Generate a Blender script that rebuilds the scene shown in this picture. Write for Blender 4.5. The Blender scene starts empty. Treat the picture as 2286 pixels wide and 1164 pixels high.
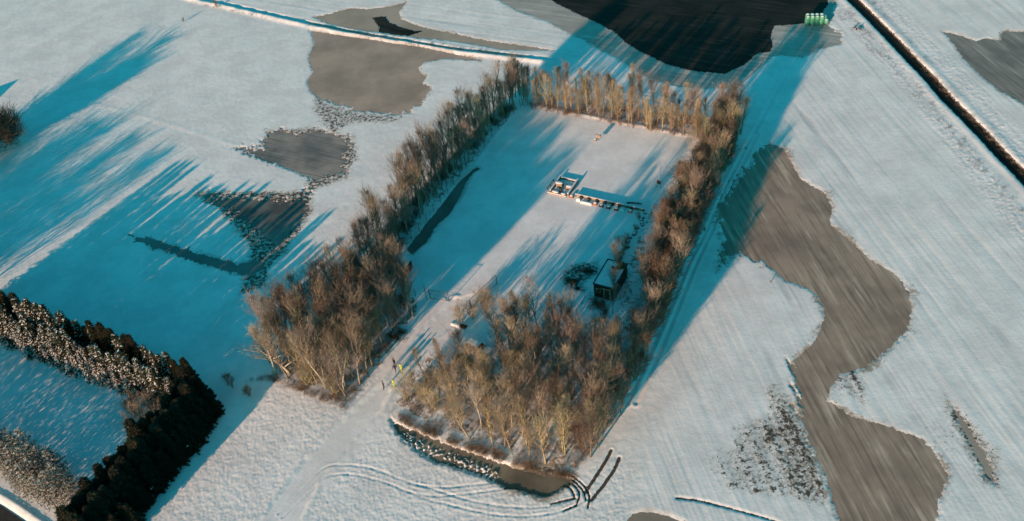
import bpy, math, random
import numpy as np
from mathutils import Vector

# ------------------------------------------------------------------ camera, sky, sun, exposure
FPX, PITCH, ROLL, CAMH = 2150.0, math.radians(42.5), math.radians(-8.0), 106.0
_F = np.array([0, math.cos(PITCH), -math.sin(PITCH)]); _R0 = np.array([1., 0, 0]); _U0 = np.cross(_R0, _F)
_R = _R0*math.cos(ROLL) + _U0*math.sin(ROLL); _U = -_R0*math.sin(ROLL) + _U0*math.cos(ROLL)
def G(x, y, z=0.0):
    "point of the ground (or of height z) seen at photo pixel x, y (2286 x 1164)"
    d = _F*FPX + _R*(x-1143) - _U*(y-582)
    t = (z-CAMH)/d[2]
    return np.array([0, 0, CAMH]) + d*t
def GP(pts): return np.array([G(*p)[:2] for p in pts])

sc = bpy.context.scene
col = sc.collection
cam = bpy.data.objects.new("camera", bpy.data.cameras.new("camera"))
col.objects.link(cam); sc.camera = cam
from mathutils import Matrix
M = Matrix(((_R[0], _U[0], -_F[0], 0), (_R[1], _U[1], -_F[1], 0), (_R[2], _U[2], -_F[2], CAMH), (0, 0, 0, 1)))
cam.matrix_world = M
cam.data.sensor_width = 36.0; cam.data.lens = 36.0*FPX/2286
cam.data.clip_start = 1.0; cam.data.clip_end = 12000

SUN_AZ, SUN_EL = math.radians(52.0), math.radians(12.0)      # azimuth (math angle) towards which shadows fall
w = bpy.data.worlds.new("World"); sc.world = w; w.use_nodes = True
nt = w.node_tree; bg = nt.nodes['Background']
sky = nt.nodes.new('ShaderNodeTexSky'); sky.sky_type = 'NISHITA'; sky.sun_disc = False
sky.sun_elevation = SUN_EL; sky.sun_rotation = math.radians(90) - (SUN_AZ + math.pi)
sky.air_density = 1.3; sky.dust_density = 0.6; sky.ozone_density = 3.0
mx = nt.nodes.new('ShaderNodeMix'); mx.data_type = 'RGBA'; mx.blend_type = 'MULTIPLY'; mx.inputs[0].default_value = 1.0
mx.inputs[7].default_value = (0.085, 0.865, 0.775, 1)
nt.links.new(sky.outputs[0], mx.inputs[6]); nt.links.new(mx.outputs[2], bg.inputs[0])
bg.inputs[1].default_value = 0.135

sl = bpy.data.lights.new("sun", 'SUN'); sl.energy = 5.0; sl.angle = math.radians(0.5); sl.color = (1.0, 0.585, 0.395)
so = bpy.data.objects.new("sun", sl); col.objects.link(so)
sd = Vector((math.cos(SUN_EL)*math.cos(SUN_AZ), math.cos(SUN_EL)*math.sin(SUN_AZ), -math.sin(SUN_EL)))
so.rotation_euler = sd.to_track_quat('-Z', 'Y').to_euler()
sc.view_settings.view_transform = 'Standard'; sc.view_settings.look = 'None'
sc.view_settings.gamma = 1.0; sc.view_settings.exposure = 0.57
SD2 = np.array([math.cos(SUN_AZ), math.sin(SUN_AZ)])

# ------------------------------------------------------------------ helpers
def tag(o, label=None, cat=None, group=None, kind=None):
    if label: o['label'] = label
    if cat: o['category'] = cat
    if group: o['group'] = group
    if kind: o['kind'] = kind
    return o
def empty(name, loc, rz=0.0):
    o = bpy.data.objects.new(name, None); col.objects.link(o)
    o.location = (float(loc[0]), float(loc[1]), float(loc[2]) if len(loc) > 2 else 0.0); o.rotation_euler = (0, 0, rz)
    o.empty_display_size = 0.3
    return o
class MB:
    def __init__(s): s.v = []; s.f = []; s.m = []; s.cm = 0
    def quadbox(s, P):
        b = len(s.v); s.v += [tuple(p) for p in P]
        for q in ((0,3,2,1),(4,5,6,7),(0,1,5,4),(1,2,6,5),(2,3,7,6),(3,0,4,7)):
            s.f.append(tuple(b+i for i in q)); s.m.append(s.cm)
    def box(s, x0, x1, y0, y1, z0, z1):
        s.quadbox([(x0,y0,z0),(x1,y0,z0),(x1,y1,z0),(x0,y1,z0),(x0,y0,z1),(x1,y0,z1),(x1,y1,z1),(x0,y1,z1)])
    def tube(s, pts, rad, n=5, cap=True):
        pts = [Vector(p) for p in pts]; b = len(s.v)
        for i, p in enumerate(pts):
            d = (pts[min(i+1, len(pts)-1)] - pts[max(i-1, 0)])
            d = d.normalized() if d.length > 1e-9 else Vector((0,0,1))
            a = d.orthogonal().normalized() if abs(d.z) < .95 else Vector((1,0,0)).cross(d).normalized()
            c = d.cross(a)
            r = rad[i] if isinstance(rad, (list, tuple)) else rad
            for k in range(n):
                t = 2*math.pi*k/n
                s.v.append(tuple(p + a*(math.cos(t)*r) + c*(math.sin(t)*r)))
        for i in range(len(pts)-1):
            for k in range(n):
                s.f.append((b+i*n+k, b+i*n+(k+1)%n, b+(i+1)*n+(k+1)%n, b+(i+1)*n+k)); s.m.append(s.cm)
        if cap:
            s.f.append(tuple(b+k for k in range(n))[::-1]); s.m.append(s.cm)
            e = b+(len(pts)-1)*n; s.f.append(tuple(e+k for k in range(n))); s.m.append(s.cm)
    def spike(s, p, q, r):
        "thin tapering twig, three-sided"
        p = Vector(p); q = Vector(q); d = (q-p)
        if d.length < 1e-6: return
        d.normalize(); a = d.orthogonal().normalized(); c = d.cross(a); b = len(s.v)
        for k in range(3):
            t = 2.0944*k; s.v.append(tuple(p + a*(math.cos(t)*r) + c*(math.sin(t)*r)))
        s.v.append(tuple(q))
        for k in range(3): s.f.append((b+k, b+(k+1)%3, b+3)); s.m.append(s.cm)
    def lump(s, c, rx, ry, rz, rnd, n=7, jit=.18, rings=3):
        "irregular flattened dome (snow cap, stone)"
        b = len(s.v)
        for i in range(rings):
            ph = i/(rings)*math.pi/2
            for k in range(n):
                t = 2*math.pi*k/n; j = 1+rnd.uniform(-jit, jit)
                s.v.append((c[0]+rx*math.cos(ph)*math.cos(t)*j, c[1]+ry*math.cos(ph)*math.sin(t)*j, c[2]+rz*math.sin(ph)*j))
        s.v.append((c[0], c[1], c[2]+rz)); top = len(s.v)-1
        for i in range(rings-1):
            for k in range(n): s.f.append((b+i*n+k, b+i*n+(k+1)%n, b+(i+1)*n+(k+1)%n, b+(i+1)*n+k)); s.m.append(s.cm)
        for k in range(n): s.f.append((b+(rings-1)*n+k, b+(rings-1)*n+(k+1)%n, top)); s.m.append(s.cm)
        s.f.append(tuple(b+k for k in range(n))[::-1]); s.m.append(s.cm)
    def mesh(s, name, mats, smooth=False):
        me = bpy.data.meshes.new(name); me.from_pydata(s.v, [], s.f)
        for m in (mats if isinstance(mats, (list, tuple)) else [mats]): me.materials.append(m)
        if any(s.m): me.polygons.foreach_set('material_index', s.m)
        if smooth: me.polygons.foreach_set('use_smooth', [True]*len(s.f))
        me.update(); return me
    def build(s, name, mats, parent=None, smooth=False, loc=None, rz=0.0):
        o = bpy.data.objects.new(name, s.mesh(name, mats, smooth)); col.objects.link(o)
        if parent is not None: o.parent = parent
        if loc is not None: o.location = (float(loc[0]), float(loc[1]), float(loc[2]) if len(loc) > 2 else 0.0)
        o.rotation_euler = (0, 0, rz)
        return o
def copy_tree(o, parent=None):
    c = o.copy(); col.objects.link(c)
    if parent is not None: c.parent = parent
    for ch in [x for x in o.children]: copy_tree(ch, c)
    return c
ORD = ['', 'first','second','third','fourth','fifth','sixth','seventh','eighth','ninth','tenth','eleventh','twelfth','thirteenth','fourteenth','fifteenth','sixteenth','seventeenth','eighteenth','nineteenth','twentieth']
TENS = {2:'twenty', 3:'thirty', 4:'forty', 5:'fifty', 6:'sixty', 7:'seventy', 8:'eighty', 9:'ninety', 10:'hundred'}
def ordn(n):
    if n <= 20: return ORD[n]
    t, u = divmod(n, 10)
    return TENS[t]+'-'+ORD[u] if u else TENS[t][:-1]+'ieth'

# ------------------------------------------------------------------ materials
def mat(name, c, rough=.8, spec=.3, var=.0, scale=3.0, bump=0.0, bscale=20.0, rand=0.0, metal=0.0, c2=None):
    m = bpy.data.materials.new(name); m.use_nodes = True; n = m.node_tree.nodes; l = m.node_tree.links
    b = n['Principled BSDF']; b.inputs['Roughness'].default_value = rough; b.inputs['Specular IOR Level'].default_value = spec
    b.inputs['Metallic'].default_value = metal
    if c2 is None: c2 = tuple(x*(1-var) for x in c)
    if var > 0 or c2 != c:
        tc = n.new('ShaderNodeTexCoord'); no = n.new('ShaderNodeTexNoise'); no.inputs['Scale'].default_value = scale; no.inputs['Detail'].default_value = 5
        l.new(tc.outputs['Object'], no.inputs['Vector'])
        r = n.new('ShaderNodeValToRGB'); r.color_ramp.elements[0].position = .35; r.color_ramp.elements[1].position = .65
        r.color_ramp.elements[0].color = (*c2, 1); r.color_ramp.elements[1].color = (*c, 1)
        l.new(no.outputs['Fac'], r.inputs[0]); out = r.outputs[0]
        if rand > 0:
            oi = n.new('ShaderNodeObjectInfo'); mr = n.new('ShaderNodeMapRange'); mr.inputs[3].default_value = 1-rand; mr.inputs[4].default_value = 1+rand
            l.new(oi.outputs['Random'], mr.inputs[0])
            hs = n.new('ShaderNodeHueSaturation'); l.new(mr.outputs[0], hs.inputs['Value']); l.new(out, hs.inputs['Color'])
            mr2 = n.new('ShaderNodeMapRange'); mr2.inputs[3].default_value = .5-rand*.06; mr2.inputs[4].default_value = .5+rand*.06
            fr = n.new('ShaderNodeMath'); fr.operation = 'FRACT'; mu = n.new('ShaderNodeMath'); mu.operation = 'MULTIPLY'; mu.inputs[1].default_value = 7.31
            l.new(oi.outputs['Random'], mu.inputs[0]); l.new(mu.outputs[0], fr.inputs[0]); l.new(fr.outputs[0], mr2.inputs[0]); l.new(mr2.outputs[0], hs.inputs['Hue'])
            out = hs.outputs[0]
        l.new(out, b.inputs['Base Color'])
    else:
        b.inputs['Base Color'].default_value = (*c, 1)
    if bump > 0:
        tc = n.new('ShaderNodeTexCoord'); no = n.new('ShaderNodeTexNoise'); no.inputs['Scale'].default_value = bscale
        bp = n.new('ShaderNodeBump'); bp.inputs['Strength'].default_value = bump; bp.inputs['Distance'].default_value = .05
        l.new(tc.outputs['Object'], no.inputs['Vector']); l.new(no.outputs['Fac'], bp.inputs['Height']); l.new(bp.outputs[0], b.inputs['Normal'])
    return m
MT = {
 'bark_olive': mat('bark_olive', (.42,.35,.20), .9, .1, .5, 4, rand=.3),
 'bark_pale': mat('bark_pale', (.52,.47,.38), .85, .1, .55, 5, rand=.15),
 'bark_grey': mat('bark_grey', (.34,.28,.21), .9, .1, .5, 5, rand=.3),
 'twig_red': mat('twig_red', (.27,.215,.175), .9, .1, .35, 1.2, rand=.4),
 'twig_ochre': mat('twig_ochre', (.335,.285,.205), .9, .1, .35, 1.2, rand=.4),
 'twig_dark': mat('twig_dark', (.21,.15,.11), .9, .1, .35, 1.2, rand=.4),
 'twig_pale': mat('twig_pale', (.42,.35,.27), .9, .1, .35, 1.2, rand=.3),
 'needle': mat('needle', (.05,.055,.028), .85, .2, .5, 2.0, rand=.3),
 'needle_dark': mat('needle_dark', (.034,.034,.020), .9, .15, .5, 2.0, rand=.3),
 'snow_frost': mat('clinging_snow', (.72,.71,.69), .9, .1, .25, 2.5, rand=.1),
 'frost': mat('frost', (.62,.60,.56), .9, .1, .25, 2.0, rand=.1),
 'snow_cap': mat('snow_cap', (.80,.81,.82), .8, .2, .08, 3.0, .4, 6),
 'snow_bark': mat('trunk_brown', (.10,.07,.05), .9, .1, .4, 4),
 'wood': mat('weathered_wood', (.34,.26,.19), .85, .2, .4, 4, .3, 15),
 'wood_dark': mat('dark_wood', (.07,.05,.04), .85, .2, .4, 4, .3, 15),
 'rust': mat('rusty_steel', (.36,.17,.09), .8, .3, .4, 5, .3, 15),
 'steel': mat('galvanised_steel', (.20,.21,.21), .5, .5, .2, 5, metal=.3),
 'steel_dark': mat('dark_steel', (.05,.055,.055), .6, .4, .3, 5),
 'hut_green': mat('hut_green_boards', (.035,.042,.032), .75, .3, .5, 3, .4, 10),
 'cream': mat('cream_paint', (.62,.50,.30), .7, .3, .3, 3),
 'white_paint': mat('white_paint', (.80,.80,.78), .5, .4, .06, 5),
 'glass': mat('dark_glass', (.012,.014,.016), .08, .6),
 'car_silver': mat('silver_paint', (.62,.62,.62), .3, .6, .05, 1, metal=.35),
 'car_dark': mat('dark_green_paint', (.03,.05,.035), .35, .6, .1, 1),
 'rubber': mat('rubber', (.02,.02,.02), .9, .2, .2, 8),
 'lamp_lens': mat('lamp_lens', (.75,.75,.72), .15, .7),
 'lamp_red': mat('lamp_red', (.35,.02,.015), .2, .6),
 'wrap': mat('green_bale_wrap', (.12,.40,.26), .5, .4, .25, 3, .5, 5),
 'skin': mat('skin', (.50,.32,.24), .6, .3, .1, 8),
 'cloth_black': mat('black_cloth', (.022,.022,.026), .9, .1, .3, 8),
 'cloth_navy': mat('dark_blue_cloth', (.03,.035,.05), .9, .1, .3, 8),
 'cloth_grey': mat('grey_cloth', (.09,.085,.09), .9, .1, .3, 8),
 'hi_vis': mat('hi_vis_cloth', (.48,.60,.06), .7, .2, .15, 8),
 'hair': mat('brown_hair', (.10,.05,.025), .8, .2, .3, 20),
 'stone': mat('stone', (.20,.18,.16), .9, .2, .4, 3, .5, 8),
 'ivy': mat('ivy_leaves', (.10,.085,.03), .8, .2, .5, 6),
 'litter': mat('dead_bramble', (.23,.165,.12), .95, .1, .45, .5),
 'feather': mat('black_feather', (.02,.02,.022), .7, .3, .3, 20),
 'asphalt': mat('asphalt', (.05,.048,.046), .9, .2, .3, 2, .3, 20),
 'wall_brick': mat('barn_brick', (.28,.14,.09), .9, .1, .3, 4),
}

# ------------------------------------------------------------------ numpy noise
_rs = np.random.RandomState(7); _perm = _rs.permutation(512).astype(np.int32); _ang = _rs.rand(512)*2*np.pi
_gx = np.cos(_ang); _gy = np.sin(_ang)
def perlin(x, y, seed=0):
    x = x + seed*17.37; y = y - seed*9.71
    xi = np.floor(x).astype(np.int32); yi = np.floor(y).astype(np.int32); xf = x-xi; yf = y-yi
    u = xf*xf*xf*(xf*(xf*6-15)+10); v = yf*yf*yf*(yf*(yf*6-15)+10)
    def gr(ix, iy, dx, dy):
        h = _perm[(_perm[(ix+seed*31) & 511] + iy) & 511]; return _gx[h]*dx + _gy[h]*dy
    a = gr(xi, yi, xf, yf); b = gr(xi+1, yi, xf-1, yf); c = gr(xi, yi+1, xf, yf-1); d = gr(xi+1, yi+1, xf-1, yf-1)
    return (a+(b-a)*u)*(1-v) + (c+(d-c)*u)*v
def fbm(x, y, s, oct=3, seed=0, gain=.5):
    r = 0; a = 1.; f = 1./s
    for i in range(oct): r = r + a*perlin(x*f, y*f, seed+i); a *= gain; f *= 2.03
    return r
def sstep(a, b, x): t = np.clip((x-a)/(b-a), 0, 1); return t*t*(3-2*t)
def polysdf(X, Y, poly, margin=6.0):
    "signed distance in metres, positive inside; -margin where far"
    out = np.full(X.shape, -float(margin))
    x0, y0 = poly.min(0)-margin; x1, y1 = poly.max(0)+margin
    idx = np.nonzero((X > x0) & (X < x1) & (Y > y0) & (Y < y1))[0]
    if len(idx) == 0: return out
    px = X[idx]; py = Y[idx]; d = np.full(px.shape, 1e9); ins = np.zeros(px.shape, bool); n = len(poly)
    for i in range(n):
        ax, ay = poly[i]; bx, by = poly[(i+1) % n]; ex, ey = bx-ax, by-ay
        t = np.clip(((px-ax)*ex+(py-ay)*ey)/(ex*ex+ey*ey+1e-9), 0, 1)
        d = np.minimum(d, (px-ax-t*ex)**2 + (py-ay-t*ey)**2)
        c = ((ay > py) != (by > py)) & (px < (bx-ax)*(py-ay)/((by-ay) if abs(by-ay) > 1e-9 else 1e-9)+ax)
        ins ^= c
    d = np.sqrt(d); out[idx] = np.maximum(np.where(ins, d, -d), -margin)
    return out
def linedist(X, Y, pl, margin=4.0):
    "distance to a polyline, and signed side"
    out = np.full(X.shape, float(margin)); side = np.zeros(X.shape)
    x0, y0 = pl.min(0)-margin; x1, y1 = pl.max(0)+margin
    idx = np.nonzero((X > x0) & (X < x1) & (Y > y0) & (Y < y1))[0]
    if len(idx) == 0: return out, side
    px = X[idx]; py = Y[idx]; d = np.full(px.shape, float(margin)**2); sg = np.zeros(px.shape)
    for i in range(len(pl)-1):
        ax, ay = pl[i]; bx, by = pl[i+1]; ex, ey = bx-ax, by-ay; L = math.hypot(ex, ey)+1e-9
        t = np.clip(((px-ax)*ex+(py-ay)*ey)/(L*L), 0, 1)
        dd = (px-ax-t*ex)**2 + (py-ay-t*ey)**2; m = dd < d
        d = np.where(m, dd, d); sg = np.where(m, (ex*(py-ay)-ey*(px-ax))/L, sg)
    out[idx] = np.sqrt(d); side[idx] = sg
    return out, side
def smooth_line(pts, k=6):
    P = np.array(pts, float); o = []
    for i in range(len(P)-1):
        p0 = P[max(i-1, 0)]; p1 = P[i]; p2 = P[i+1]; p3 = P[min(i+2, len(P)-1)]
        for j in range(k):
            t = j/k; o.append(.5*((2*p1)+(-p0+p2)*t+(2*p0-5*p1+4*p2-p3)*t*t+(-p0+3*p1-3*p2+p3)*t**3))
    o.append(P[-1]); return np.array(o)

# ------------------------------------------------------------------ plan of the place (read off the photograph, laid on the ground plane)
PONDS = {
 'pasture_pond': [(690,68),(720,72),(760,78),(835,88),(890,97),(950,105),(1010,118),(1072,134),(1030,132),(985,131),(950,138),(933,150),(940,163),(953,172),(945,185),(957,195),(952,212),(940,228),(915,248),(880,258),(845,252),(800,248),(760,235),(720,222),(695,205),(685,180),(700,160),(690,130),(692,115),(703,95),(697,75)],
 'stubble_pond': [(740,30),(780,18),(820,20),(870,14),(908,4),(890,28),(897,42),(920,52),(950,62),(1000,72),(1060,85),(1120,95),(1180,103),(1240,113),(1180,112),(1120,110),(1060,98),(1000,90),(940,85),(880,77),(800,66),(745,56),(700,38)],
 'meadow_pond': [(530,330),(560,332),(592,334),(585,315),(600,300),(625,290),(660,302),(700,290),(735,295),(770,310),(782,330),(765,345),(775,360),(760,370),(775,384),(730,390),(700,402),(680,392),(640,375),(600,360),(560,345)],
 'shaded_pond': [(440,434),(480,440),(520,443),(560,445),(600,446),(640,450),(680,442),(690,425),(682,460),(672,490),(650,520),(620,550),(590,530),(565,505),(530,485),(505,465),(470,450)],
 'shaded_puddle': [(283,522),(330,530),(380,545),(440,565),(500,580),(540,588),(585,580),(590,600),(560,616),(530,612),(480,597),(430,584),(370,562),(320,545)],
 'long_pool': [(905,556),(919,568),(950,543),(977,501),(1005,477),(1029,436),(1042,405),(1058,383),(1077,376),(1063,371),(1049,381),(1022,405),(988,450),(953,494),(919,537)],
 'field_flood': [(1690,335),(1720,320),(1750,330),(1765,360),(1790,400),(1840,430),(1858,460),(1854,500),(1894,534),(1945,580),(2002,614),(2030,654),(2036,694),(2025,740),(1990,774),(1933,819),(1876,836),(1854,865),(1848,894),(1899,928),(1979,951),(2059,979),(2090,1015),(2116,1059),(2100,1110),(2082,1190),(1880,1190),(1871,1156),(1842,1059),(1808,985),(1785,911),(1779,865),(1762,811),(1808,774),(1831,734),(1842,700),(1825,660),(1802,643),(1751,625),(1728,603),(1700,585),(1671,574),(1637,568),(1617,574),(1603,608),(1604,590),(1617,540),(1608,505),(1605,480),(1630,430),(1660,390),(1680,355)],
 'far_flood': [(2105,70),(2150,80),(2180,92),(2195,85),(2235,90),(2240,68),(2290,72),(2420,90),(2420,330),(2330,270),(2280,228),(2230,200),(2180,160),(2150,130),(2130,100)],
 'front_ditch_ice': [(872,934),(901,949),(971,977),(1012,994),(1086,1019),(1144,1039),(1201,1056),(1259,1064),(1280,1070),(1262,1086),(1218,1109),(1177,1101),(1111,1080),(1053,1056),(971,1031),(930,1006),(901,986),(877,953)],
 'stripe_puddle': [(2125,905),(2150,935),(2180,985),(2208,1030),(2222,1082),(2200,1060),(2178,1010),(2150,960)],
 'corner_puddle': [(1410,1146),(1440,1141),(1490,1150),(1530,1168),(1560,1200),(1380,1200)],
 'slush_ring': [(1060,-60),(1105,-5),(1140,14),(1180,33),(1235,52),(1280,78),(1320,98),(1380,130),(1425,158),(1460,178),(1520,192),(1570,195),(1625,199),(1665,172),(1700,140),(1735,122),(1790,128),(1832,108),(1872,98),(1882,78),(1850,60),(1860,30),(1865,-20),(1880,-70)],
}
PONDS = {k: GP(v) for k, v in PONDS.items()}
DARKW = GP([(1205,-60),(1225,-5),(1240,8),(1265,20),(1300,37),(1340,55),(1370,72),(1395,95),(1430,117),(1480,141),(1520,153),(1560,161),(1620,166),(1650,151),(1670,140),(1690,120),(1720,116),(1729,100),(1722,85),(1730,58),(1780,54),(1810,48),(1838,28),(1850,10),(1852,-60)])
DARKP = GP([(828,38),(862,35),(872,50),(905,62),(922,68),(957,66),(925,77),(905,84),(868,84),(842,76),(845,60)])
DITCH = smooth_line(GP([(1850,-60),(1906,0),(1933,27),(1985,79),(2030,127),(2074,172),(2109,213),(2150,254),(2188,292),(2236,344),(2284,392),(2360,480)]), 4)
RIDGE = smooth_line(GP([(380,-20),(430,0),(500,15),(600,38),(700,61),(800,81),(900,97),(1000,114),(1100,126),(1190,136)]), 4)
PATH_L = [(560,1180),(601,1134),(680,1028),(780,925),(860,850),(905,790),(945,735),(1010,668)]
PATH_R = [(660,1180),(712,1078),(803,973),(850,920),(872,870),(915,820),(985,750),(1045,700),(1075,650)]
PATH = GP(PATH_L + PATH_R[::-1])
def z5(pts): return [(x/2.432+560, y/2.432+850) for x, y in pts]
RUTS_SNOW = [z5(p) for p in (
 [(150,720),(300,560),(400,470),(500,460),(600,465),(700,490),(800,530),(900,565),(1000,577),(1100,577),(1250,560),(1400,545),(1550,530),(1700,515)],
 [(170,740),(330,590),(400,530),(450,512),(550,510),(650,530),(750,560),(850,600),(950,622),(1050,625),(1200,610),(1350,590),(1480,575)],
 [(900,565),(1000,592),(1150,640),(1300,672),(1450,688),(1600,685),(1700,660),(1770,640)],
 [(850,600),(950,640),(1100,680),(1250,715),(1400,735),(1550,733),(1680,710),(1760,680),(1830,640)])]
RUTS_DARK = [z5(p) for p in (
 [(1700,515),(1740,517),(1780,545),(1815,580),(1838,630),(1830,690)],
 [(1680,528),(1735,535),(1775,565),(1805,600),(1820,650)],
 [(1690,550),(1730,553),(1765,580),(1785,620),(1765,680)],
 [(1690,572),(1720,575),(1745,600),(1760,640)],
 [(1340,550),(1450,540),(1560,528),(1700,513)], [(1380,585),(1480,575),(1600,560),(1700,545)],
 [(1955,380),(1930,430),(1880,510),(1815,610)], [(2000,420),(1975,480),(1920,560),(1850,650)],
 [(1630,670),(1760,637)], [(1700,705),(1765,678)])]
RUTS_SHADE = [[(1665,330),(1620,420),(1575,520),(1537,590),(1500,680),(1450,790),(1400,900)], [(1690,300),(1640,400),(1590,510),(1552,590),(1515,680),(1470,790),(1420,900)],
              [(1665,330),(1720,230),(1760,160)], [(1615,210),(1680,150),(1740,100)], [(1626,214),(1692,152),(1752,100)]]
FIELD = GP([(1165,238),(1548,312),(1440,470),(1370,600),(1330,700),(1080,690),(905,600)])
WOOD_R = GP([(880,905),(1020,985),(1150,1030),(1280,1062),(1330,1000),(1400,860),(1440,750),(1560,500),(1640,320),(1600,290),(1540,320),(1430,500),(1385,620),(1370,700),(1300,720),(1180,720),(1090,720),(1070,790),(960,790),(885,860)])
WOOD_L = GP([(600,845),(700,880),(780,905),(830,860),(930,700),(940,670),(880,590),(1000,430),(1160,240),(1110,235),(960,380),(820,540),(720,660),(600,790)])
WOOD_B = GP([(1165,232),(1240,190),(1620,262),(1640,320),(1548,310)])
CLODS = [GP([(300,1180),(590,850),(780,900),(790,915),(580,1180)]), GP([(650,1180),(880,930),(940,1010),(1060,1060),(1220,1115),(1300,1075),(1360,1010),(1420,1040),(1400,1180)])]
ROUGHB = [smooth_line(GP([(1880,20),(2000,150),(2100,270),(2220,430),(2330,560)]), 3), smooth_line(GP([(1960,-5),(2060,90),(2160,200),(2240,290),(2330,400)]), 3)]
DIRT = [(GP([(1640,960),(1700,930),(1740,880),(1790,1000),(1850,1130),(1760,1110),(1690,1110),(1620,1090)]), .5),
        (GP([(1735,862),(1765,900),(1790,955),(1830,1050),(1850,1115),(1800,1120),(1770,1070),(1745,985),(1700,1005),(1688,965),(1738,940)]), .60),
        (GP([(1560,1010),(1700,985),(1760,1010),(1790,1120),(1700,1100),(1600,1080)]), .42),
        (GP([(1840,750),(1880,740),(1940,880),(1930,905),(1870,870)]), .5),
        (GP([(2105,880),(2145,912),(2178,955),(2220,1005),(2235,1085),(2195,1080),(2155,1000),(2125,950)]), .56),
        (GP([(2060,960),(2130,930),(2150,980),(2120,1040)]), .4),
        (GP([(700,205),(740,235),(800,250),(900,262),(880,275),(790,275),(740,300),(700,250)]), .55),
        (GP([(590,290),(700,285),(790,305),(800,350),(770,400),(690,430),(670,440),(690,400),(600,340)]), .58),
        (GP([(430,428),(690,425),(700,470),(640,560),(600,600),(600,640),(530,660),(560,560),(490,470)]), .6),
        (GP([(1100,1040),(1200,1040),(1285,1062),(1265,1086),(1218,1112),(1130,1090)]), .8),
        (GP([(870,925),(960,960),(1280,1055),(1270,1075),(1090,1025),(900,955)]), .45),
        (GP([(1255,612),(1275,590),(1330,585),(1345,600),(1300,640),(1265,650)]), .6),
        (GP([(870,760),(905,735),(890,750),(850,790),(820,800)]), .75),
        (GP([(1710,870),(1730,860),(1790,1100),(1760,1110)]), .55),
        (GP([(1740,70),(1870,62),(1890,85),(1850,110),(1760,140)]), .35),
        (GP([(1320,665),(1345,662),(1350,690),(1325,690)]), .75)]
LANE = smooth_line(GP([(-140,1090),(-50,1132),(5,1165),(75,1215),(175,1275)]), 3)
SMALLDITCH = smooth_line(GP([(1510,1112),(1560,1118),(1640,1138),(1720,1160),(1800,1190)]), 3)
LBANK = smooth_line(GP([(180,225),(300,255),(420,290),(520,322),(640,352)]), 3)

# ------------------------------------------------------------------ ground sheet
NU, y0 = 1150, 44.0
ys = [y0]
while ys[-1] < 300: ys.append(ys[-1] + .125*(ys[-1]/50)**.72)
ys = [-400., -150., -40., 10., 30.] + ys
while ys[-1] < 9000: ys.append(ys[-1]*1.12)
ys = np.array(ys)
us = np.linspace(-1.22, 1.12, NU); us = np.concatenate([[-60, -15, -5, -2.5, -1.5], us, [1.4, 2.5, 5, 15, 60]])
WID = np.maximum(ys, 40)*.45 + 37
X = (us[None, :]*WID[:, None]); Y = np.repeat(ys[:, None], len(us), 1)
nr, nc = X.shape; X = X.ravel(); Y = Y.ravel()
near = (Y > 40) & (Y < 330) & (np.abs(X) < 260)
H = np.zeros(X.shape)
H += .05*fbm(X, Y, 14, 2, 1)*near
fieldsd = polysdf(X, Y, FIELD); pathsd = polysdf(X, Y, PATH)
woods = np.maximum(np.maximum(polysdf(X, Y, WOOD_R), polysdf(X, Y, WOOD_L)), polysdf(X, Y, WOOD_B))
clod = np.maximum(polysdf(X, Y, CLODS[0]), polysdf(X, Y, CLODS[1]))
woodm = sstep(-.6, .6, woods); fieldm = sstep(-.3, .5, fieldsd)*(1-woodm); pathm = sstep(-.2, .5, pathsd + .3*fbm(X, Y, 1.5, 2, 5))
clodm = sstep(-1.5, 1.0, clod)*(1-pathm)
d1, s1 = linedist(X, Y, DITCH, 60.0)
rb = np.minimum(linedist(X, Y, ROUGHB[0], 6)[0], linedist(X, Y, ROUGHB[1], 6)[0]); rbm = 1-sstep(1.0, 3.2, rb)
# furrowed fields to the right of the wood
a = math.radians(-84); fx, fy = math.cos(a), math.sin(a)
along = X*fx + Y*fy; acr = -X*fy + Y*fx + .8*fbm(X, Y, 40, 1, 3)
rightm = sstep(-1, 3, acr*0 + (X - (-26 + (Y-60)*.72)) ) * (1-woodm)*near
rightm = rightm*sstep(0, 2, X - np.interp(Y, [50, 75, 95, 130, 170, 200, 260], [8, 13, 22, 42, 58, 66, 80]))
fur = perlin(acr/.55, along/30, 41)*.9 + perlin(acr/1.6, along/60, 42)*1.1 + .35*perlin(acr/.3, along/9, 43)
# generic snow grain
grain = fbm(X, Y, .9, 3, 11, .6)
amp = .020*(1-fieldm*.55)*(1-.45*rightm)*(1-pathm*.8) + .016*clodm + .035*rbm + .04*woodm
H += amp*grain
cl = fbm(X, Y, .36, 2, 21); H += clodm*.040*cl
H += rightm*.030*fur*(.5+.8*np.clip(.5+fbm(X, Y, 18, 1, 44), 0, 1))
# stubble field behind the back row
a2 = math.radians(-31); fx2, fy2 = math.cos(a2), math.sin(a2); al2 = X*fx2+Y*fy2; ac2 = -X*fy2+Y*fx2
topm = sstep(0, 1.5, linedist(X, Y, RIDGE, 60)[1])*sstep(150, 160, Y)*(1-rightm)*(1-woodm)
topm = topm*(1-sstep(-2, 1, X - np.interp(Y, [150, 200, 260], [50, 66, 80])))
fur2 = perlin(ac2/.8, al2/25, 51) + .8*perlin(ac2/2.0, al2/40, 52)
H += topm*.03*fur2
# curved ploughing lines in the training field
c0 = G(1300, 520)[:2]; rr = np.hypot((X-c0[0])*1.15, Y-c0[1])
H += fieldm*.007*perlin(rr/.45, np.arctan2(Y-c0[1], X-c0[0])*3, 61)*sstep(5, 14, rr)
# soft old furrows on the left meadow
H += .010*perlin(ac2/1.6+.4*fbm(X, Y, 9, 1, 71), al2/14, 72)*near*(1-rightm)*(1-fieldm)*(1-topm)
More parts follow.
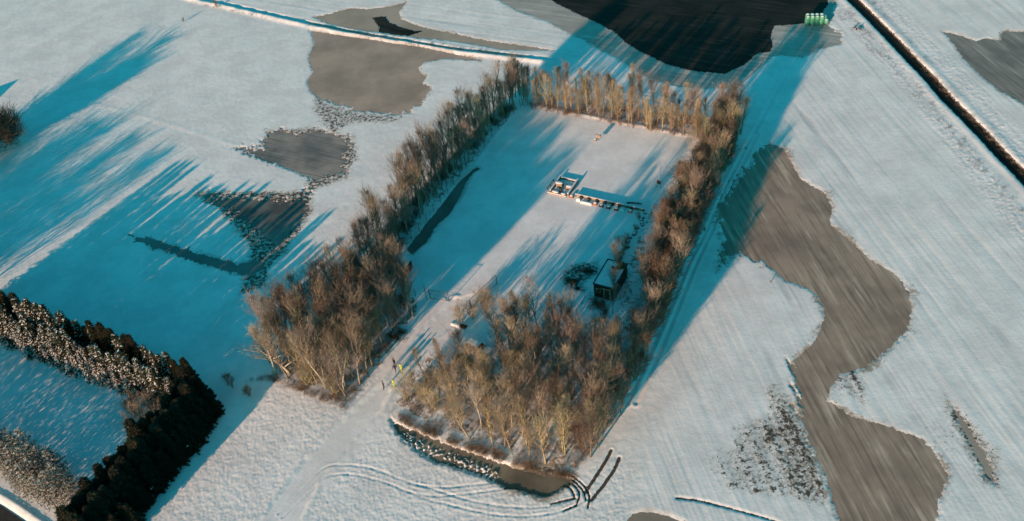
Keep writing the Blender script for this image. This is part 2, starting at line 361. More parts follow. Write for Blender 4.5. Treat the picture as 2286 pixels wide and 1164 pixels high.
# path: slightly sunk, wheel ruts, banks
H -= pathm*.10
pc = smooth_line(GP([((l[0]+r[0])/2, (l[1]+r[1])/2) for l, r in zip(PATH_L, PATH_R[:8])]), 5)
dpc, spc = linedist(X, Y, pc, 6)
for off in (-1.7, -.85, .1, .95, 1.8): H -= pathm*.02*np.exp(-((spc-off+.25*fbm(X, Y, 8, 1, 81))/.14)**2)
H += .16*np.exp(-((pathsd+.45)/.4)**2)*(spc > 0)*(1-woodm*.6)*(1-fieldm); H += .07*np.exp(-((pathsd+.4)/.35)**2)*(spc < 0)*(1-fieldm)
dirt = np.zeros(X.shape)
# big ditch, its banks, the narrow ditch and ridge far left, the small ditch in the foreground
dn = d1 + .16*fbm(X, Y, .9, 2, 91) + .12*fbm(X, Y, 3, 1, 92)
H += (-.75)*(1-sstep(.75, 1.35, dn))*near + .12*np.exp(-((dn-2.0)/.7)**2)
dirt = np.maximum(dirt, 1.4*(1-sstep(1.0, 1.3, dn)))
H += .07*rbm*np.maximum(0, fbm(X, Y, .45, 2, 93))*2
rd, rs_ = linedist(X, Y, RIDGE, 5)
rn = .8+.5*fbm(X, Y, 2.5, 2, 95)
H += .42*np.exp(-(rs_/.75)**2)*rn*(rd < 4.9)
H -= .35*np.exp(-((rs_-1.35)/.38)**2)*(rd < 4.9)
dirt = np.maximum(dirt, .52*np.exp(-((rs_-.9+.4*fbm(X, Y, 1.5, 2, 96))/.30)**2)*(rd < 4.9))
dirt = np.maximum(dirt, .42*np.exp(-((rs_+1.2)/.3)**2)*sstep(-.1, .3, fbm(X, Y, 5, 1, 97))*(rd < 4.9))
sdd, sds = linedist(X, Y, SMALLDITCH, 4); H -= .10*np.exp(-((sdd+.1*fbm(X, Y, 1, 2, 98))/.22)**2); dirt = np.maximum(dirt, .85*np.exp(-(sdd/.2)**2))
lb, lbs = linedist(X, Y, LBANK, 4); H += .035*np.exp(-(lbs/.6)**2)*(lb < 3.9)*(.7+.6*fbm(X, Y, 3, 2, 99))
lnd, lns = linedist(X, Y, LANE, 8); H -= .25*(1-sstep(1.6, 2.2, lnd)); H += .2*np.exp(-((lnd-2.7)/.45)**2)
# field edge: small step under the trees round the training field
H += .16*np.exp(-((fieldsd+1.0)/.45)**2)*sstep(120, 126, Y)
# ruts
for r in RUTS_SNOW:
    d, _ = linedist(X, Y, smooth_line(GP(r), 5), 2); q_ = .6+.6*np.clip(fbm(X, Y, 3, 2, 201)+.4, 0, 1); H -= .055*q_*np.exp(-(d/.13)**2); H += .022*q_*np.exp(-((d-.32)/.13)**2)
dark_r = np.zeros(X.shape)
for i, r in enumerate(RUTS_DARK):
    d, _ = linedist(X, Y, smooth_line(GP(r), 5), 2); d = d + .07*fbm(X, Y, .5, 2, 101+i); wd = .24 if i in (6, 7) else .13
    H -= .09*np.exp(-(d/wd)**2); H += .025*np.exp(-((d-wd*2.2)/.14)**2); dark_r = np.maximum(dark_r, 1.4*np.exp(-(d/wd)**2))
for r in RUTS_SHADE:
    d, _ = linedist(X, Y, smooth_line(GP(r), 5), 2); H -= .12*np.exp(-(d/.28)**2); H += .06*np.exp(-((d-.6)/.25)**2)
# ponds: the snow dips away below the ice, ragged edge
rag = {'meadow_pond': 1.0, 'shaded_pond': 1.5, 'shaded_puddle': .6, 'pasture_pond': .55, 'stubble_pond': .3, 'field_flood': .45, 'front_ditch_ice': .35, 'long_pool': .16}
ragn = fbm(X, Y, 1.3, 4, 111, .9)
fray = np.zeros(X.shape); PS = {}; dips = np.zeros(X.shape); wet = np.zeros(X.shape)
stre = perlin(acr/.7, along/10, 121)+.7*perlin(acr/.25, along/3, 122)
for k, P in PONDS.items():
    s = polysdf(X, Y, P, 6)
    r_ = rag.get(k, .25)*(.25+1.5*np.clip(.45+fbm(X, Y, 7, 2, 301), 0, 1.1))
    sp = s + r_*ragn*1.1
    if k in ('field_flood', 'far_flood'): sp = s + .3*ragn + (.5*ragn+1.3*stre)*(X < np.interp(Y, [60, 90, 115, 140, 190], [33, 38, 40, 52, 90]))
    if k == 'pasture_pond':
        low = sstep(0, 3, (G(760, 200)[1]-Y)*.9); sp = s + ragn*(.25+1.0*low)
    if k == 'slush_ring': sp = s + .35*ragn + .7*perlin(ac2/.7, al2/8, 123)
    if k == 'front_ditch_ice':
        m = np.exp(-((linedist(X, Y, GP([(905,975),(960,1000),(1040,1030),(1110,1055)]), 6)[0])/.75)**2)
        sp = s*1.0 + .3*ragn - 1.9*m*sstep(-.06, .2, fbm(X, Y, .4, 3, 131))
        H -= 0.0
    PS[k] = s
    depth = .36 if k == 'front_ditch_ice' else (.32 if k == 'long_pool' else .15)
    dips = np.maximum(dips, depth*sstep(-.6 if k != 'front_ditch_ice' else -.35, .55, sp)*(s > -5.9))
    wet = np.maximum(wet, sstep(-1.9, .3, sp)*(s > -5.9)*(.55+.6*np.clip(.5+fbm(X, Y, 5, 2, 302), 0, 1)))
    if k == 'front_ditch_ice': fd = s
    fw_ = {'field_flood': 3.2, 'slush_ring': 2.5, 'pasture_pond': 1.8, 'far_flood': 1.6, 'stripe_puddle': 2.2, 'meadow_pond': 1.5, 'shaded_pond': 1.8, 'stubble_pond': 1.2, 'corner_puddle': 1.0}.get(k, 0)
    if fw_: fray = np.maximum(fray, sstep(-fw_, .4, s + .5*stre*(k == 'field_flood') + .6*ragn)*(s > -5.9)*np.clip(.62+.8*fbm(X, Y, 6, 2, 305), .15, 1.05))
H = H*(1-sstep(0, .1, dips)*.9) - dips
# dirt patches
fine = fbm(X, Y, .7, 3, 141, .7)
for i, (P, v) in enumerate(DIRT):
    s = polysdf(X, Y, P, 5); dirt = np.maximum(dirt, v*sstep(-1.0, .9, s+.8*fbm(X, Y, 2.5, 2, 151+i))*(1+.25*np.clip(fur, -1, 1)*rightm)); fray = np.maximum(fray, .75*v/.6*sstep(-2.2, .6, s+.8*fbm(X, Y, 2.5, 2, 251+i)))
dirt = np.maximum(dirt, 1.1*(1-sstep(-.6, .0, np.abs(fd+.25)-.35))*(fd > -5.9)*.62)
dirt = np.maximum(dirt, dark_r)
litter = woodm*(.46+.35*fbm(X, Y, 4, 2, 161))
Z = np.where(near, H, 0)
Z -= np.where(near, 0, .0)
thin = rightm*np.clip(-.2-fur*.9+.6*fbm(X, Y, 12, 2, 171), 0, 1) + topm*np.clip(-.1-fur2, 0, 1) + .5*near*np.clip(fbm(X, Y, 6, 3, 172)+.1, 0, .6)*(1-fieldm)*(1-woodm)
def lin(a, b): return np.linspace(a, b, NU)
ii = np.arange(nr-1)[:, None]*nc + np.arange(nc-1)[None, :]
quads = np.stack([ii, ii+1, ii+nc+1, ii+nc], -1).reshape(-1, 4)
def grid_mesh(name, XYZ, Q, mats, attrs={}):
    me = bpy.data.meshes.new(name); me.vertices.add(len(XYZ)); me.vertices.foreach_set('co', XYZ.astype(np.float32).ravel())
    me.loops.add(Q.size); me.loops.foreach_set('vertex_index', Q.astype(np.int32).ravel())
    me.polygons.add(len(Q)); me.polygons.foreach_set('loop_start', np.arange(0, Q.size, 4, dtype=np.int32))
    me.polygons.foreach_set('use_smooth', np.ones(len(Q), bool))
    for m in mats: me.materials.append(m)
    me.update(calc_edges=True)
    for k, v in attrs.items():
        a = me.attributes.new(k, 'FLOAT', 'POINT'); a.data.foreach_set('value', v.astype(np.float32))
    me.validate(); o = bpy.data.objects.new(name, me); col.objects.link(o); return o

def ground_mat():
    m = bpy.data.materials.new('snow_ground'); m.use_nodes = True; n = m.node_tree.nodes; l = m.node_tree.links; b = n['Principled BSDF']
    b.inputs['Roughness'].default_value = .75; b.inputs['Specular IOR Level'].default_value = .2
    tc = n.new('ShaderNodeTexCoord')
    def noise(s, d=4, r=.6, vec=None):
        q = n.new('ShaderNodeTexNoise'); q.inputs['Scale'].default_value = s; q.inputs['Detail'].default_value = d; q.inputs['Roughness'].default_value = r
        l.new(vec or tc.outputs['Object'], q.inputs['Vector']); return q.outputs['Fac']
    def attr(k): q = n.new('ShaderNodeAttribute'); q.attribute_name = k; return q.outputs['Fac']
    def math_(op, a, b_, clamp=False):
        q = n.new('ShaderNodeMath'); q.operation = op; q.use_clamp = clamp
        for i, v in enumerate((a, b_)):
            if isinstance(v, (int, float)): q.inputs[i].default_value = v
            elif v is not None: l.new(v, q.inputs[i])
        return q.outputs[0]
    def ramp(v, lo, hi):
        q = n.new('ShaderNodeMapRange'); q.interpolation_type = 'SMOOTHSTEP'; l.new(v, q.inputs[0]); q.inputs[1].default_value = lo; q.inputs[2].default_value = hi; return q.outputs[0]
    def mix(f, c1, c2):
        q = n.new('ShaderNodeMix'); q.data_type = 'RGBA'; l.new(f, q.inputs[0])
        for i, c in ((6, c1), (7, c2)):
            if isinstance(c, tuple): q.inputs[i].default_value = (*c, 1)
            else: l.new(c, q.inputs[i])
        return q.outputs[2]
    snow = mix(ramp(noise(.16, 6, .7), .36, .64), (.75, .75, .755), (.88, .885, .89))
    snow = mix(math_('MULTIPLY', ramp(noise(1.7, 5, .8), .5, .75), .35), snow, (.62, .62, .62))
    snow = mix(ramp(attr('thin'), .2, 1.0), snow, (.60, .62, .64))
    slush = mix(noise(1.2, 4), (.42, .39, .36), (.60, .58, .56))
    c = mix(math_('MULTIPLY', ramp(math_('ADD', attr('wet'), noise(.9, 4)), .95, 1.5), .75), snow, slush)
    lit = mix(noise(.8, 5, .7), (.20, .125, .08), (.34, .25, .17))
    c = mix(ramp(math_('ADD', attr('litter'), math_('MULTIPLY', math_('SUBTRACT', noise(1.3, 6, .75), .5), 2.0)), .42, .75), c, lit)
    c = mix(ramp(math_('ADD', attr('fray'), math_('MULTIPLY', math_('SUBTRACT', noise(1.4, 6, .8), .5), 2.0)), .50, .95), c, (.38, .33, .275))
    soil = mix(noise(2.5, 5, .7), (.035, .032, .028), (.13, .11, .09))
    c = mix(ramp(math_('ADD', attr('dirt'), math_('MULTIPLY', math_('SUBTRACT', noise(1.5, 6, .78), .5), 1.7)), .52, .64), c, soil)
    l.new(c, b.inputs['Base Color'])
    bp = n.new('ShaderNodeBump'); bp.inputs['Strength'].default_value = .5; bp.inputs['Distance'].default_value = .05
    l.new(noise(2.6, 6, .65), bp.inputs['Height']); l.new(bp.outputs[0], b.inputs['Normal'])
    return m
ground = grid_mesh('snow_field', np.stack([X, Y, Z], 1), quads, [ground_mat()], {'dirt': dirt, 'wet': wet, 'litter': litter, 'thin': thin, 'fray': fray})
tag(ground, kind='structure'); ground.name = 'ground'

# ------------------------------------------------------------------ ice sheets and water
def ice_mat(name, c1, c2, c3=None, ang=-84, st=.0, rough=.45, dark=0.0, spec=.25):
    m = bpy.data.materials.new(name); m.use_nodes = True; n = m.node_tree.nodes; l = m.node_tree.links; b = n['Principled BSDF']
    b.inputs['Roughness'].default_value = rough; b.inputs['Specular IOR Level'].default_value = spec
    tc = n.new('ShaderNodeTexCoord'); q = n.new('ShaderNodeTexNoise'); q.inputs['Scale'].default_value = .12; q.inputs['Detail'].default_value = 6; q.inputs['Roughness'].default_value = .6
    l.new(tc.outputs['Object'], q.inputs['Vector'])
    r = n.new('ShaderNodeValToRGB'); r.color_ramp.elements[0].position = .38; r.color_ramp.elements[1].position = .62
    r.color_ramp.elements[0].color = (*c1, 1); r.color_ramp.elements[1].color = (*c2, 1); l.new(q.outputs['Fac'], r.inputs[0]); out = r.outputs[0]
    if c3 is not None:
        mp = n.new('ShaderNodeMapping'); mp.vector_type = 'POINT'
        rot = n.new('ShaderNodeVectorRotate'); rot.rotation_type = 'Z_AXIS'; rot.inputs['Angle'].default_value = -math.radians(ang)
        l.new(tc.outputs['Object'], rot.inputs['Vector']); l.new(rot.outputs[0], mp.inputs['Vector']); mp.inputs['Scale'].default_value = (.07, 1.0, 1)
        q2 = n.new('ShaderNodeTexNoise'); q2.inputs['Scale'].default_value = 1.0; q2.inputs['Detail'].default_value = 5; q2.inputs['Roughness'].default_value = .62; l.new(mp.outputs[0], q2.inputs['Vector'])
        r2 = n.new('ShaderNodeMapRange'); r2.interpolation_type = 'SMOOTHSTEP'; r2.inputs[1].default_value = .5-st*.1; r2.inputs[2].default_value = .72; l.new(q2.outputs['Fac'], r2.inputs[0])
        q4 = n.new('ShaderNodeTexNoise'); q4.inputs['Scale'].default_value = .16; q4.inputs['Detail'].default_value = 4; l.new(tc.outputs['Object'], q4.inputs['Vector'])
        r4 = n.new('ShaderNodeMapRange'); r4.inputs[1].default_value = .4; r4.inputs[2].default_value = .6; r4.inputs[3].default_value = .15; l.new(q4.outputs['Fac'], r4.inputs[0])
        mp5 = n.new('ShaderNodeMapping'); mp5.inputs['Scale'].default_value = (.09, 2.2, 1); mp5.inputs['Location'].default_value = (7, 3, 0); l.new(rot.outputs[0], mp5.inputs['Vector'])
        q5 = n.new('ShaderNodeTexNoise'); q5.inputs['Scale'].default_value = 1.0; q5.inputs['Detail'].default_value = 4; l.new(mp5.outputs[0], q5.inputs['Vector'])
        r5 = n.new('ShaderNodeMapRange'); r5.inputs[1].default_value = .50; r5.inputs[2].default_value = .66; r5.inputs[4].default_value = .55; l.new(q5.outputs['Fac'], r5.inputs[0])
        m5 = n.new('ShaderNodeMix'); m5.data_type = 'RGBA'; l.new(r5.outputs[0], m5.inputs[0]); l.new(out, m5.inputs[6]); m5.inputs[7].default_value = (*[x*.55 for x in c1], 1); out = m5.outputs[2]
        m6 = n.new('ShaderNodeMath'); m6.operation = 'MULTIPLY'; l.new(r2.outputs[0], m6.inputs[0]); l.new(r4.outputs[0], m6.inputs[1]); r2 = m6
        mxx = n.new('ShaderNodeMix'); mxx.data_type = 'RGBA'; l.new(r2.outputs[0], mxx.inputs[0]); l.new(out, mxx.inputs[6]); mxx.inputs[7].default_value = (*c3, 1); out = mxx.outputs[2]
    l.new(out, b.inputs['Base Color'])
    q3 = n.new('ShaderNodeTexNoise'); q3.inputs['Scale'].default_value = 1.5; q3.inputs['Detail'].default_value = 4
    l.new(tc.outputs['Object'], q3.inputs['Vector']); bp = n.new('ShaderNodeBump'); bp.inputs['Strength'].default_value = .12; bp.inputs['Distance'].default_value = .03
    l.new(q3.outputs['Fac'], bp.inputs['Height']); l.new(bp.outputs[0], b.inputs['Normal'])
    return m
ICE = {
 'pasture_pond': ice_mat('brown_ice', (.33,.25,.20), (.48,.36,.29)),
 'stubble_pond': ice_mat('brown_ice_thin', (.36,.29,.23), (.46,.37,.30)),
 'meadow_pond': ice_mat('grey_ice', (.15,.145,.14), (.34,.30,.27), (.30,.28,.27), -31),
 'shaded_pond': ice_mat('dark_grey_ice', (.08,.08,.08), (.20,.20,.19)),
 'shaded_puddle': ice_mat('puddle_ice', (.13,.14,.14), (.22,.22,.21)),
 'long_pool': ice_mat('green_grey_ice', (.11,.12,.10), (.19,.19,.17)),
 'field_flood': ice_mat('furrow_ice', (.25,.19,.15), (.40,.305,.24), (.62,.51,.41), -85, .35),
 'far_flood': ice_mat('furrow_ice_dark', (.19,.17,.155), (.29,.26,.235), (.46,.42,.38), -80, .1),
 'front_ditch_ice': ice_mat('ditch_ice', (.12,.105,.078), (.25,.215,.16)),
 'stripe_puddle': ice_mat('tan_ice', (.30,.26,.21), (.38,.33,.28)),
 'corner_puddle': ice_mat('brown_puddle_ice', (.26,.22,.18), (.34,.29,.25)),
 'slush_ring': ice_mat('slush_ice', (.34,.31,.28), (.46,.43,.40), (.60,.58,.56), -31, .2),
}
DARK = ice_mat('dark_water', (.012,.014,.014), (.028,.028,.026), (.060,.055,.048), -31, .0, .6, spec=.05)
dsd = polysdf(X, Y, DARKW, 6); psd = polysdf(X, Y, DARKP, 6)
dsd = dsd + .25*ragn; psd = psd + .25*ragn
ICEZ = {'front_ditch_ice': -.22, 'long_pool': -.22}
ponds_names = list(PONDS)
def sheet(name, mask, z, m):
    q = quads[mask[quads].all(1)]
    if len(q) == 0: return None
    u, inv = np.unique(q.ravel(), return_inverse=True)
    o = grid_mesh(name, np.stack([X[u], Y[u], np.full(len(u), z)], 1), inv.reshape(-1, 4), [m]); tag(o, kind='structure'); return o
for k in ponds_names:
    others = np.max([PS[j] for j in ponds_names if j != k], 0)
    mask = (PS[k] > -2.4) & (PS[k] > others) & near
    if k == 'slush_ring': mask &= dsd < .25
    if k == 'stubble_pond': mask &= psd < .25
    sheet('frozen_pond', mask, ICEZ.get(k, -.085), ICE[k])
sheet('water', (dsd > 0) & near, -.092, DARK)
sheet('water', (psd > 0) & near, -.092, DARK)
sheet('ditch_water', (d1 < 1.7) & near, -.42, DARK)
sheet('road', (lnd < 1.7) & near, -.14, MT['asphalt'])

# ------------------------------------------------------------------ bare trees
def branch_pts(rnd, p, d, L, n, wig, up):
    pts = [p.copy()]; d = d.normalized()
    for i in range(n):
        d = (d + Vector((rnd.gauss(0, wig), rnd.gauss(0, wig), rnd.gauss(0, wig)+up))).normalized()
        p = p + d*(L/n); pts.append(p.copy())
    return pts
def bare_tree(name, seed, h, rad, ang, first, nl, nsub, ntw, tr, barkm, twigm, stems=1, limb=1.0, tw_r=.012, up=.10, lean=(0, 0), gnarl=.05):
    rnd = random.Random(seed); tk = MB(); tw = MB()
    for st in range(stems):
        base = Vector((rnd.uniform(-.25, .25)*(stems > 1), rnd.uniform(-.25, .25)*(stems > 1), -.35))
        sdir = Vector((lean[0]+rnd.gauss(0, .04+.18*(stems > 1)), lean[1]+rnd.gauss(0, .04+.18*(stems > 1)), 1))
        hh = h*(1 if st == 0 else rnd.uniform(.6, .95))
        n = 9; pts = [base]; d = sdir.normalized()
        for i in range(n):
            d = (d + Vector((rnd.gauss(0, gnarl), rnd.gauss(0, gnarl), .08))).normalized(); pts.append(pts[-1]+d*(hh+.35)/n)
        rr = [tr*(1-.90*(i/n))+.008 for i in range(n+1)]; rr[0] = tr*1.35
        tk.tube(pts, rr, 6)
        def at(t):
            q = t*n; i = min(int(q), n-1); return pts[i].lerp(pts[i+1], q-i), rr[i]+(rr[i+1]-rr[i])*(q-i)
        for k in range(nl):
            t = first+(1-first)*((k+rnd.random())/nl)**.92; t = min(t, .985); p, pr_ = at(t)
            az = k*2.399+rnd.uniform(-.5, .5); a = math.radians(ang)*(1.15-.45*t)*rnd.uniform(.8, 1.2)
            dd = Vector((math.cos(az)*math.sin(a), math.sin(az)*math.sin(a), math.cos(a)))
            prof = math.sin(math.pi*min(1, max(.12, (t-first)/(1-first)*.8+.22)))
            L = rad/max(.35, math.sin(a))*prof*rnd.uniform(.7, 1.1)+.25
            bp = branch_pts(rnd, p, dd, L, 5, .10, up); r0 = min(pr_*.6, (.018+.011*L)*limb)
            tk.tube(bp, [r0*(1-.8*i/5)+.004 for i in range(6)], 4, False)
            for j in range(nsub):
                u = .22+.78*(j+rnd.random())/nsub; q = min(u*5, 4.99); i = int(q); sp = bp[i].lerp(bp[i+1], q-i)
                ax = (bp[i+1]-bp[i]).normalized(); az2 = rnd.uniform(0, 6.28); o = ax.orthogonal().normalized(); o = o*math.cos(az2)+ax.cross(o)*math.sin(az2)
                sdv = (ax*1.0+o*rnd.uniform(.5, 1.0)+Vector((0, 0, .25))).normalized(); sL = (L*(.62-.3*u)+.25)*rnd.uniform(.7, 1.2)
                sb = branch_pts(rnd, sp, sdv, sL, 2, .14, up); tw.spike(sb[0], sb[1], tw_r*1.5); tw.spike(sb[0].lerp(sb[1], .85), sb[2], tw_r*1.3)
                for m_ in range(ntw):
                    v = .1+.9*(m_+rnd.random())/ntw; tp = sb[0].lerp(sb[1], v*2) if v < .5 else sb[1].lerp(sb[2], v*2-1)
                    o2 = Vector((rnd.gauss(0, 1), rnd.gauss(0, 1), rnd.gauss(0, 1))); td = (sdv*1.1+o2.normalized()*.9+Vector((0, 0, .25))).normalized()
                    tw.spike(tp, tp+td*rnd.uniform(.28, .75)*(.6+.4*L/2), tw_r)
    r = empty(name, (0, 0, 0))
    tk.build('trunk', barkm, r, True); tw.build('crown', twigm, r)
    return r
PROT = {}
def proto(key, fn):
    r = fn(); PROT.setdefault(key, []).append([r, False]); return r
for i in range(4):
    proto('alder', lambda: bare_tree('alder_tree', 10+i, 8.6+i*.5, 1.0+.12*i, 26, .08, 32, 5, 6, .10, MT['bark_olive'], MT['twig_ochre'], tw_r=.012, up=.16))
    proto('maple', lambda: bare_tree('maple_tree', 30+i, 8.4+i*.55, 1.45+.15*i, 30, .27, 32, 6, 6, .12, MT['bark_grey'], MT['twig_red'], tw_r=.011, up=.15))
    proto('ash', lambda: bare_tree('ash_tree', 50+i, 8.0+i*.6, 1.35+.1*i, 30, .24, 30, 6, 6, .12, MT['bark_olive'], MT['twig_ochre'], tw_r=.011, up=.15))
for i in range(3):
    proto('birch', lambda: bare_tree('birch_tree', 70+i, 9.2+i*.6, 1.5, 34, .35, 22, 6, 6, .135, MT['bark_pale'], MT['twig_red'], tw_r=.010, gnarl=.07, limb=1.5, up=.12))
    proto('thicket', lambda: bare_tree('hawthorn_tree', 95+i, 6.6+i*.6, 1.8, 42, .08, 28, 7, 7, .10, MT['bark_grey'], MT['twig_dark'], stems=2, tw_r=.013, gnarl=.08, up=.12))
for i in range(2):
    proto('shrub', lambda: bare_tree('hazel_shrub', 90+i, 3.6+i*.6, 1.2, 42, .08, 9, 4, 5, .04, MT['bark_olive'], MT['twig_ochre'], stems=5, tw_r=.012))
proto('round', lambda: bare_tree('round_tree', 110, 5.6, 3.4, 66, .12, 60, 9, 8, .18, MT['bark_grey'], MT['twig_dark'], stems=3, tw_r=.017, gnarl=.09, up=.08))
NAMES = {'alder': 'alder_tree', 'maple': 'maple_tree', 'ash': 'ash_tree', 'birch': 'birch_tree', 'shrub': 'hazel_shrub', 'thicket': 'hawthorn_tree', 'round': 'round_tree'}
_tr = random.Random(5)
def place_tree(key, x, y, s, label, group, cat='tree', rz=None, z=0.0, tilt=None):
    cand = PROT[key]; c = cand[_tr.randrange(len(cand))]
    if not c[1]: c[1] = True; o = c[0]
    else: o = copy_tree(c[0]); 
    o.location = (float(x), float(y), z); o.rotation_euler = (tilt[0] if tilt else 0, tilt[1] if tilt else 0, _tr.uniform(0, 6.28) if rz is None else rz)
    o.scale = (s*_tr.uniform(.9, 1.1),)*2 + (s*_tr.uniform(.93, 1.07),)
    tag(o, label, cat, group); return o
def along_line(pix, spacing, jit, rnd):
    P = smooth_line(GP(pix), 6); seg = np.hypot(*(P[1:]-P[:-1]).T); cum = np.concatenate([[0], np.cumsum(seg)]); out = []
    t = spacing*.4
    while t < cum[-1]:
        i = min(np.searchsorted(cum, t)-1, len(seg)-1); f = (t-cum[i])/seg[i]; p = P[i]*(1-f)+P[i+1]*f
        out.append((p[0]+rnd.gauss(0, jit), p[1]+rnd.gauss(0, jit))); t += spacing*rnd.uniform(.8, 1.2)
    return out
rnd = random.Random(3)
KLAB = {'alder': 'slim upright bare tree', 'maple': 'red-brown twiggy bare tree', 'ash': 'ochre-twigged bare tree', 'birch': 'pale-trunked bare birch', 'shrub': 'low many-stemmed bare shrub', 'thicket': 'dense dark bare thorn tree'}
# left belt: two rows from the back left corner of the snowy yard down to the wood by the gate
for row, (pix, sp, sc_) in enumerate([([(1150,236),(1060,338),(960,452),(885,560),(850,620)], 1.1, .98), ([(1105,262),(1010,358),(910,468),(830,570),(790,640)], 1.15, 1.04)]):
    for n, (x, y) in enumerate(along_line(pix, sp, .35, rnd)):
        k = rnd.choice(['maple', 'ash', 'ash', 'maple', 'birch']); s = sc_*rnd.uniform(.66, 1.1)*(1.15 if k == 'thicket' else 1)
        place_tree(k, x, y, s, f"{KLAB[k]}, {ordn(n+1)} from the far corner, {'inner' if row == 0 else 'outer'} row, left belt", 'bare trees in the belt left of the snowy yard')
# back rows
for row, (pix, sp, keys, sc_) in enumerate([([(1150,222),(1180,228),(1232,240),(1335,259),(1442,281),(1540,297),(1600,312)], 1.0, ['alder', 'alder', 'ash'], .78), ([(1130,238),(1165,212),(1200,208),(1290,220),(1400,241),(1500,262),(1640,288)], 1.0, ['maple', 'alder', 'maple'], .78)]):
    for n, (x, y) in enumerate(along_line(pix, sp, .6, rnd)):
        k = rnd.choice(keys); s = sc_*rnd.uniform(.68, 1.15)
        place_tree(k, x, y, s, f"{KLAB[k]}, {ordn(n+1)} from left, {'front' if row == 0 else 'rear'} row behind the snowy yard", 'bare trees in the rows behind the yard')
# right belt
for row, (pix, sp, sc_) in enumerate([([(1610,298),(1590,330),(1555,400),(1515,490),(1475,580),(1435,680)], 1.35, .92), ([(1655,282),(1632,335),(1598,410),(1560,500),(1520,590),(1482,690),(1452,760),(1405,860),(1355,955),(1305,1035)], 1.3, .97), ([(1640,278),(1612,310),(1580,400),(1540,490),(1500,580),(1460,680)], 1.8, .9)]):
    for n, (x, y) in enumerate(along_line(pix, sp, .35, rnd)):
        k = rnd.choice(['maple', 'thicket', 'ash', 'thicket', 'maple', 'birch'] if rnd.random() < .5 else ['maple', 'ash', 'thicket']); s = sc_*rnd.uniform(.72, 1.05)*(1.15 if k == 'thicket' else 1)
        place_tree(k, x, y, s, f"{KLAB[k]}, {ordn(n+1)} from the far corner, {['inner', 'outer', 'middle'][row]} row, right belt", 'bare trees in the belt right of the snowy yard')
def inpoly(p, poly):
    c = False; n = len(poly)
    for i in range(n):
        a = poly[i]; b = poly[(i+1) % n]
        if (a[1] > p[1]) != (b[1] > p[1]) and p[0] < (b[0]-a[0])*(p[1]-a[1])/(b[1]-a[1])+a[0]: c = not c
    return c
CLEAR = GP([(1030,770),(1092,752),(1118,800),(1122,872),(1078,880),(1035,800)])
def wood(poly_pix, du, dv, keyf, sizef, where, group, jit=.6):
    "planted lines parallel to the front ditch (angle -32 degrees), counted from the front"
    poly = GP(poly_pix); e1 = np.array([math.cos(math.radians(-32)), math.sin(math.radians(-32))]); e2 = np.array([-e1[1], e1[0]])
    U = poly@e1; V = poly@e2; line = 0; v = V.min()+.5
    while v < V.max():
        n = 0; u = U.min()+rnd.uniform(.2, .9)*du; found = False
        while u < U.max():
            p = e1*(u+rnd.gauss(0, jit)) + e2*(v+rnd.gauss(0, jit*.6))
            if inpoly(p, poly) and not inpoly(p, CLEAR):
                if not found: line += 1; found = True
                n += 1; k = keyf(p); s = sizef(k, p)
                place_tree(k, p[0], p[1], s, f"{KLAB[k]}, {ordn(n)} from left, {ordn(line)} line {where}", group, 'shrub' if k == 'shrub' else 'tree')
            u += du*rnd.uniform(.85, 1.15)
        v += dv
WR = [(906,893),(1020,968),(1150,1018),(1275,1050),(1325,985),(1385,880),(1425,770),(1410,750),(1392,782),(1350,790),(1305,772),(1290,748),(1235,738),(1150,738),(1100,760),(1115,810),(1040,835),(985,822),(965,812),(925,850)]
mid = G(1180, 900)[:2]
wood(WR, 2.15, 2.1, lambda p: rnd.choice(['ash', 'maple', 'alder', 'ash', 'maple', 'birch']) if p[0] > G(1010, 850)[0] else rnd.choice(['shrub', 'alder', 'shrub', 'ash']),
     lambda k, p: (.66 if p[0] < G(1010, 850)[0] else .95)*rnd.uniform(.82, 1.15)*(1.5 if k == 'shrub' else 1), 'behind the front ditch', 'bare trees in the wood beside the path')
WL = [(612,838),(700,868),(770,893),(815,850),(870,775),(925,710),(915,660),(870,625),(800,650),(745,680),(680,715),(620,765),(600,800)]
wood(WL, 1.65, 1.7, lambda p: rnd.choice(['birch', 'maple', 'maple', 'ash']) if p[1] > G(760, 850)[1] else rnd.choice(['shrub', 'birch', 'maple']),
     lambda k, p: 1.03*rnd.uniform(.8, 1.1)*(1.2 if k == 'shrub' else 1), 'of the birch wood', 'bare trees in the birch wood left of the path')
# single trees and shrubs
sh = [(1030,718,.95,'olive bushy shrub at the end of the open gate leaf'), (1055,712,.9,'olive bushy shrub behind the snowy log heap'), (1085,690,1.05,'thin bare shrub standing inside the open gate leaf'),
      (1128,700,.9,'bare shrub between the open gate leaf and the wood edge'), (1395,560,.6,'small red shrub by the green hut roof'), (1382,585,.55,'small red shrub touching the back of the green hut')]
for x, y, s, lab in sh:
    p = G(x, y); place_tree('shrub', p[0], p[1], s, lab, None, 'shrub')
for x, y, s, lab in [(1345,735,.6,'low dark shrub in front of the green hut'), (905,690,.45,'dark bush beside the tall gate post'), (520,865,.42,'brown bush at the end of the dark conifer hedge'), (560,885,.35,'small brown bush right of the dark conifer hedge')]:
    p = G(x, y); place_tree('thicket', p[0], p[1], s, lab, None, 'bush')
p = G(24, 322); place_tree('round', p[0], p[1], 1.3, 'round bare tree standing alone at the left edge of the snowfield', None, 'tree')
for x, y, s_, lab in [(1376,664,.75,'bare tree touching the right wall of the green hut'), (1388,628,.7,'bare tree behind the right side of the green hut'), (1368,700,.62,'bare tree just in front of the right corner of the green hut')]:
    place_tree('maple', *G(x, y)[:2], s_, lab, None, 'tree')
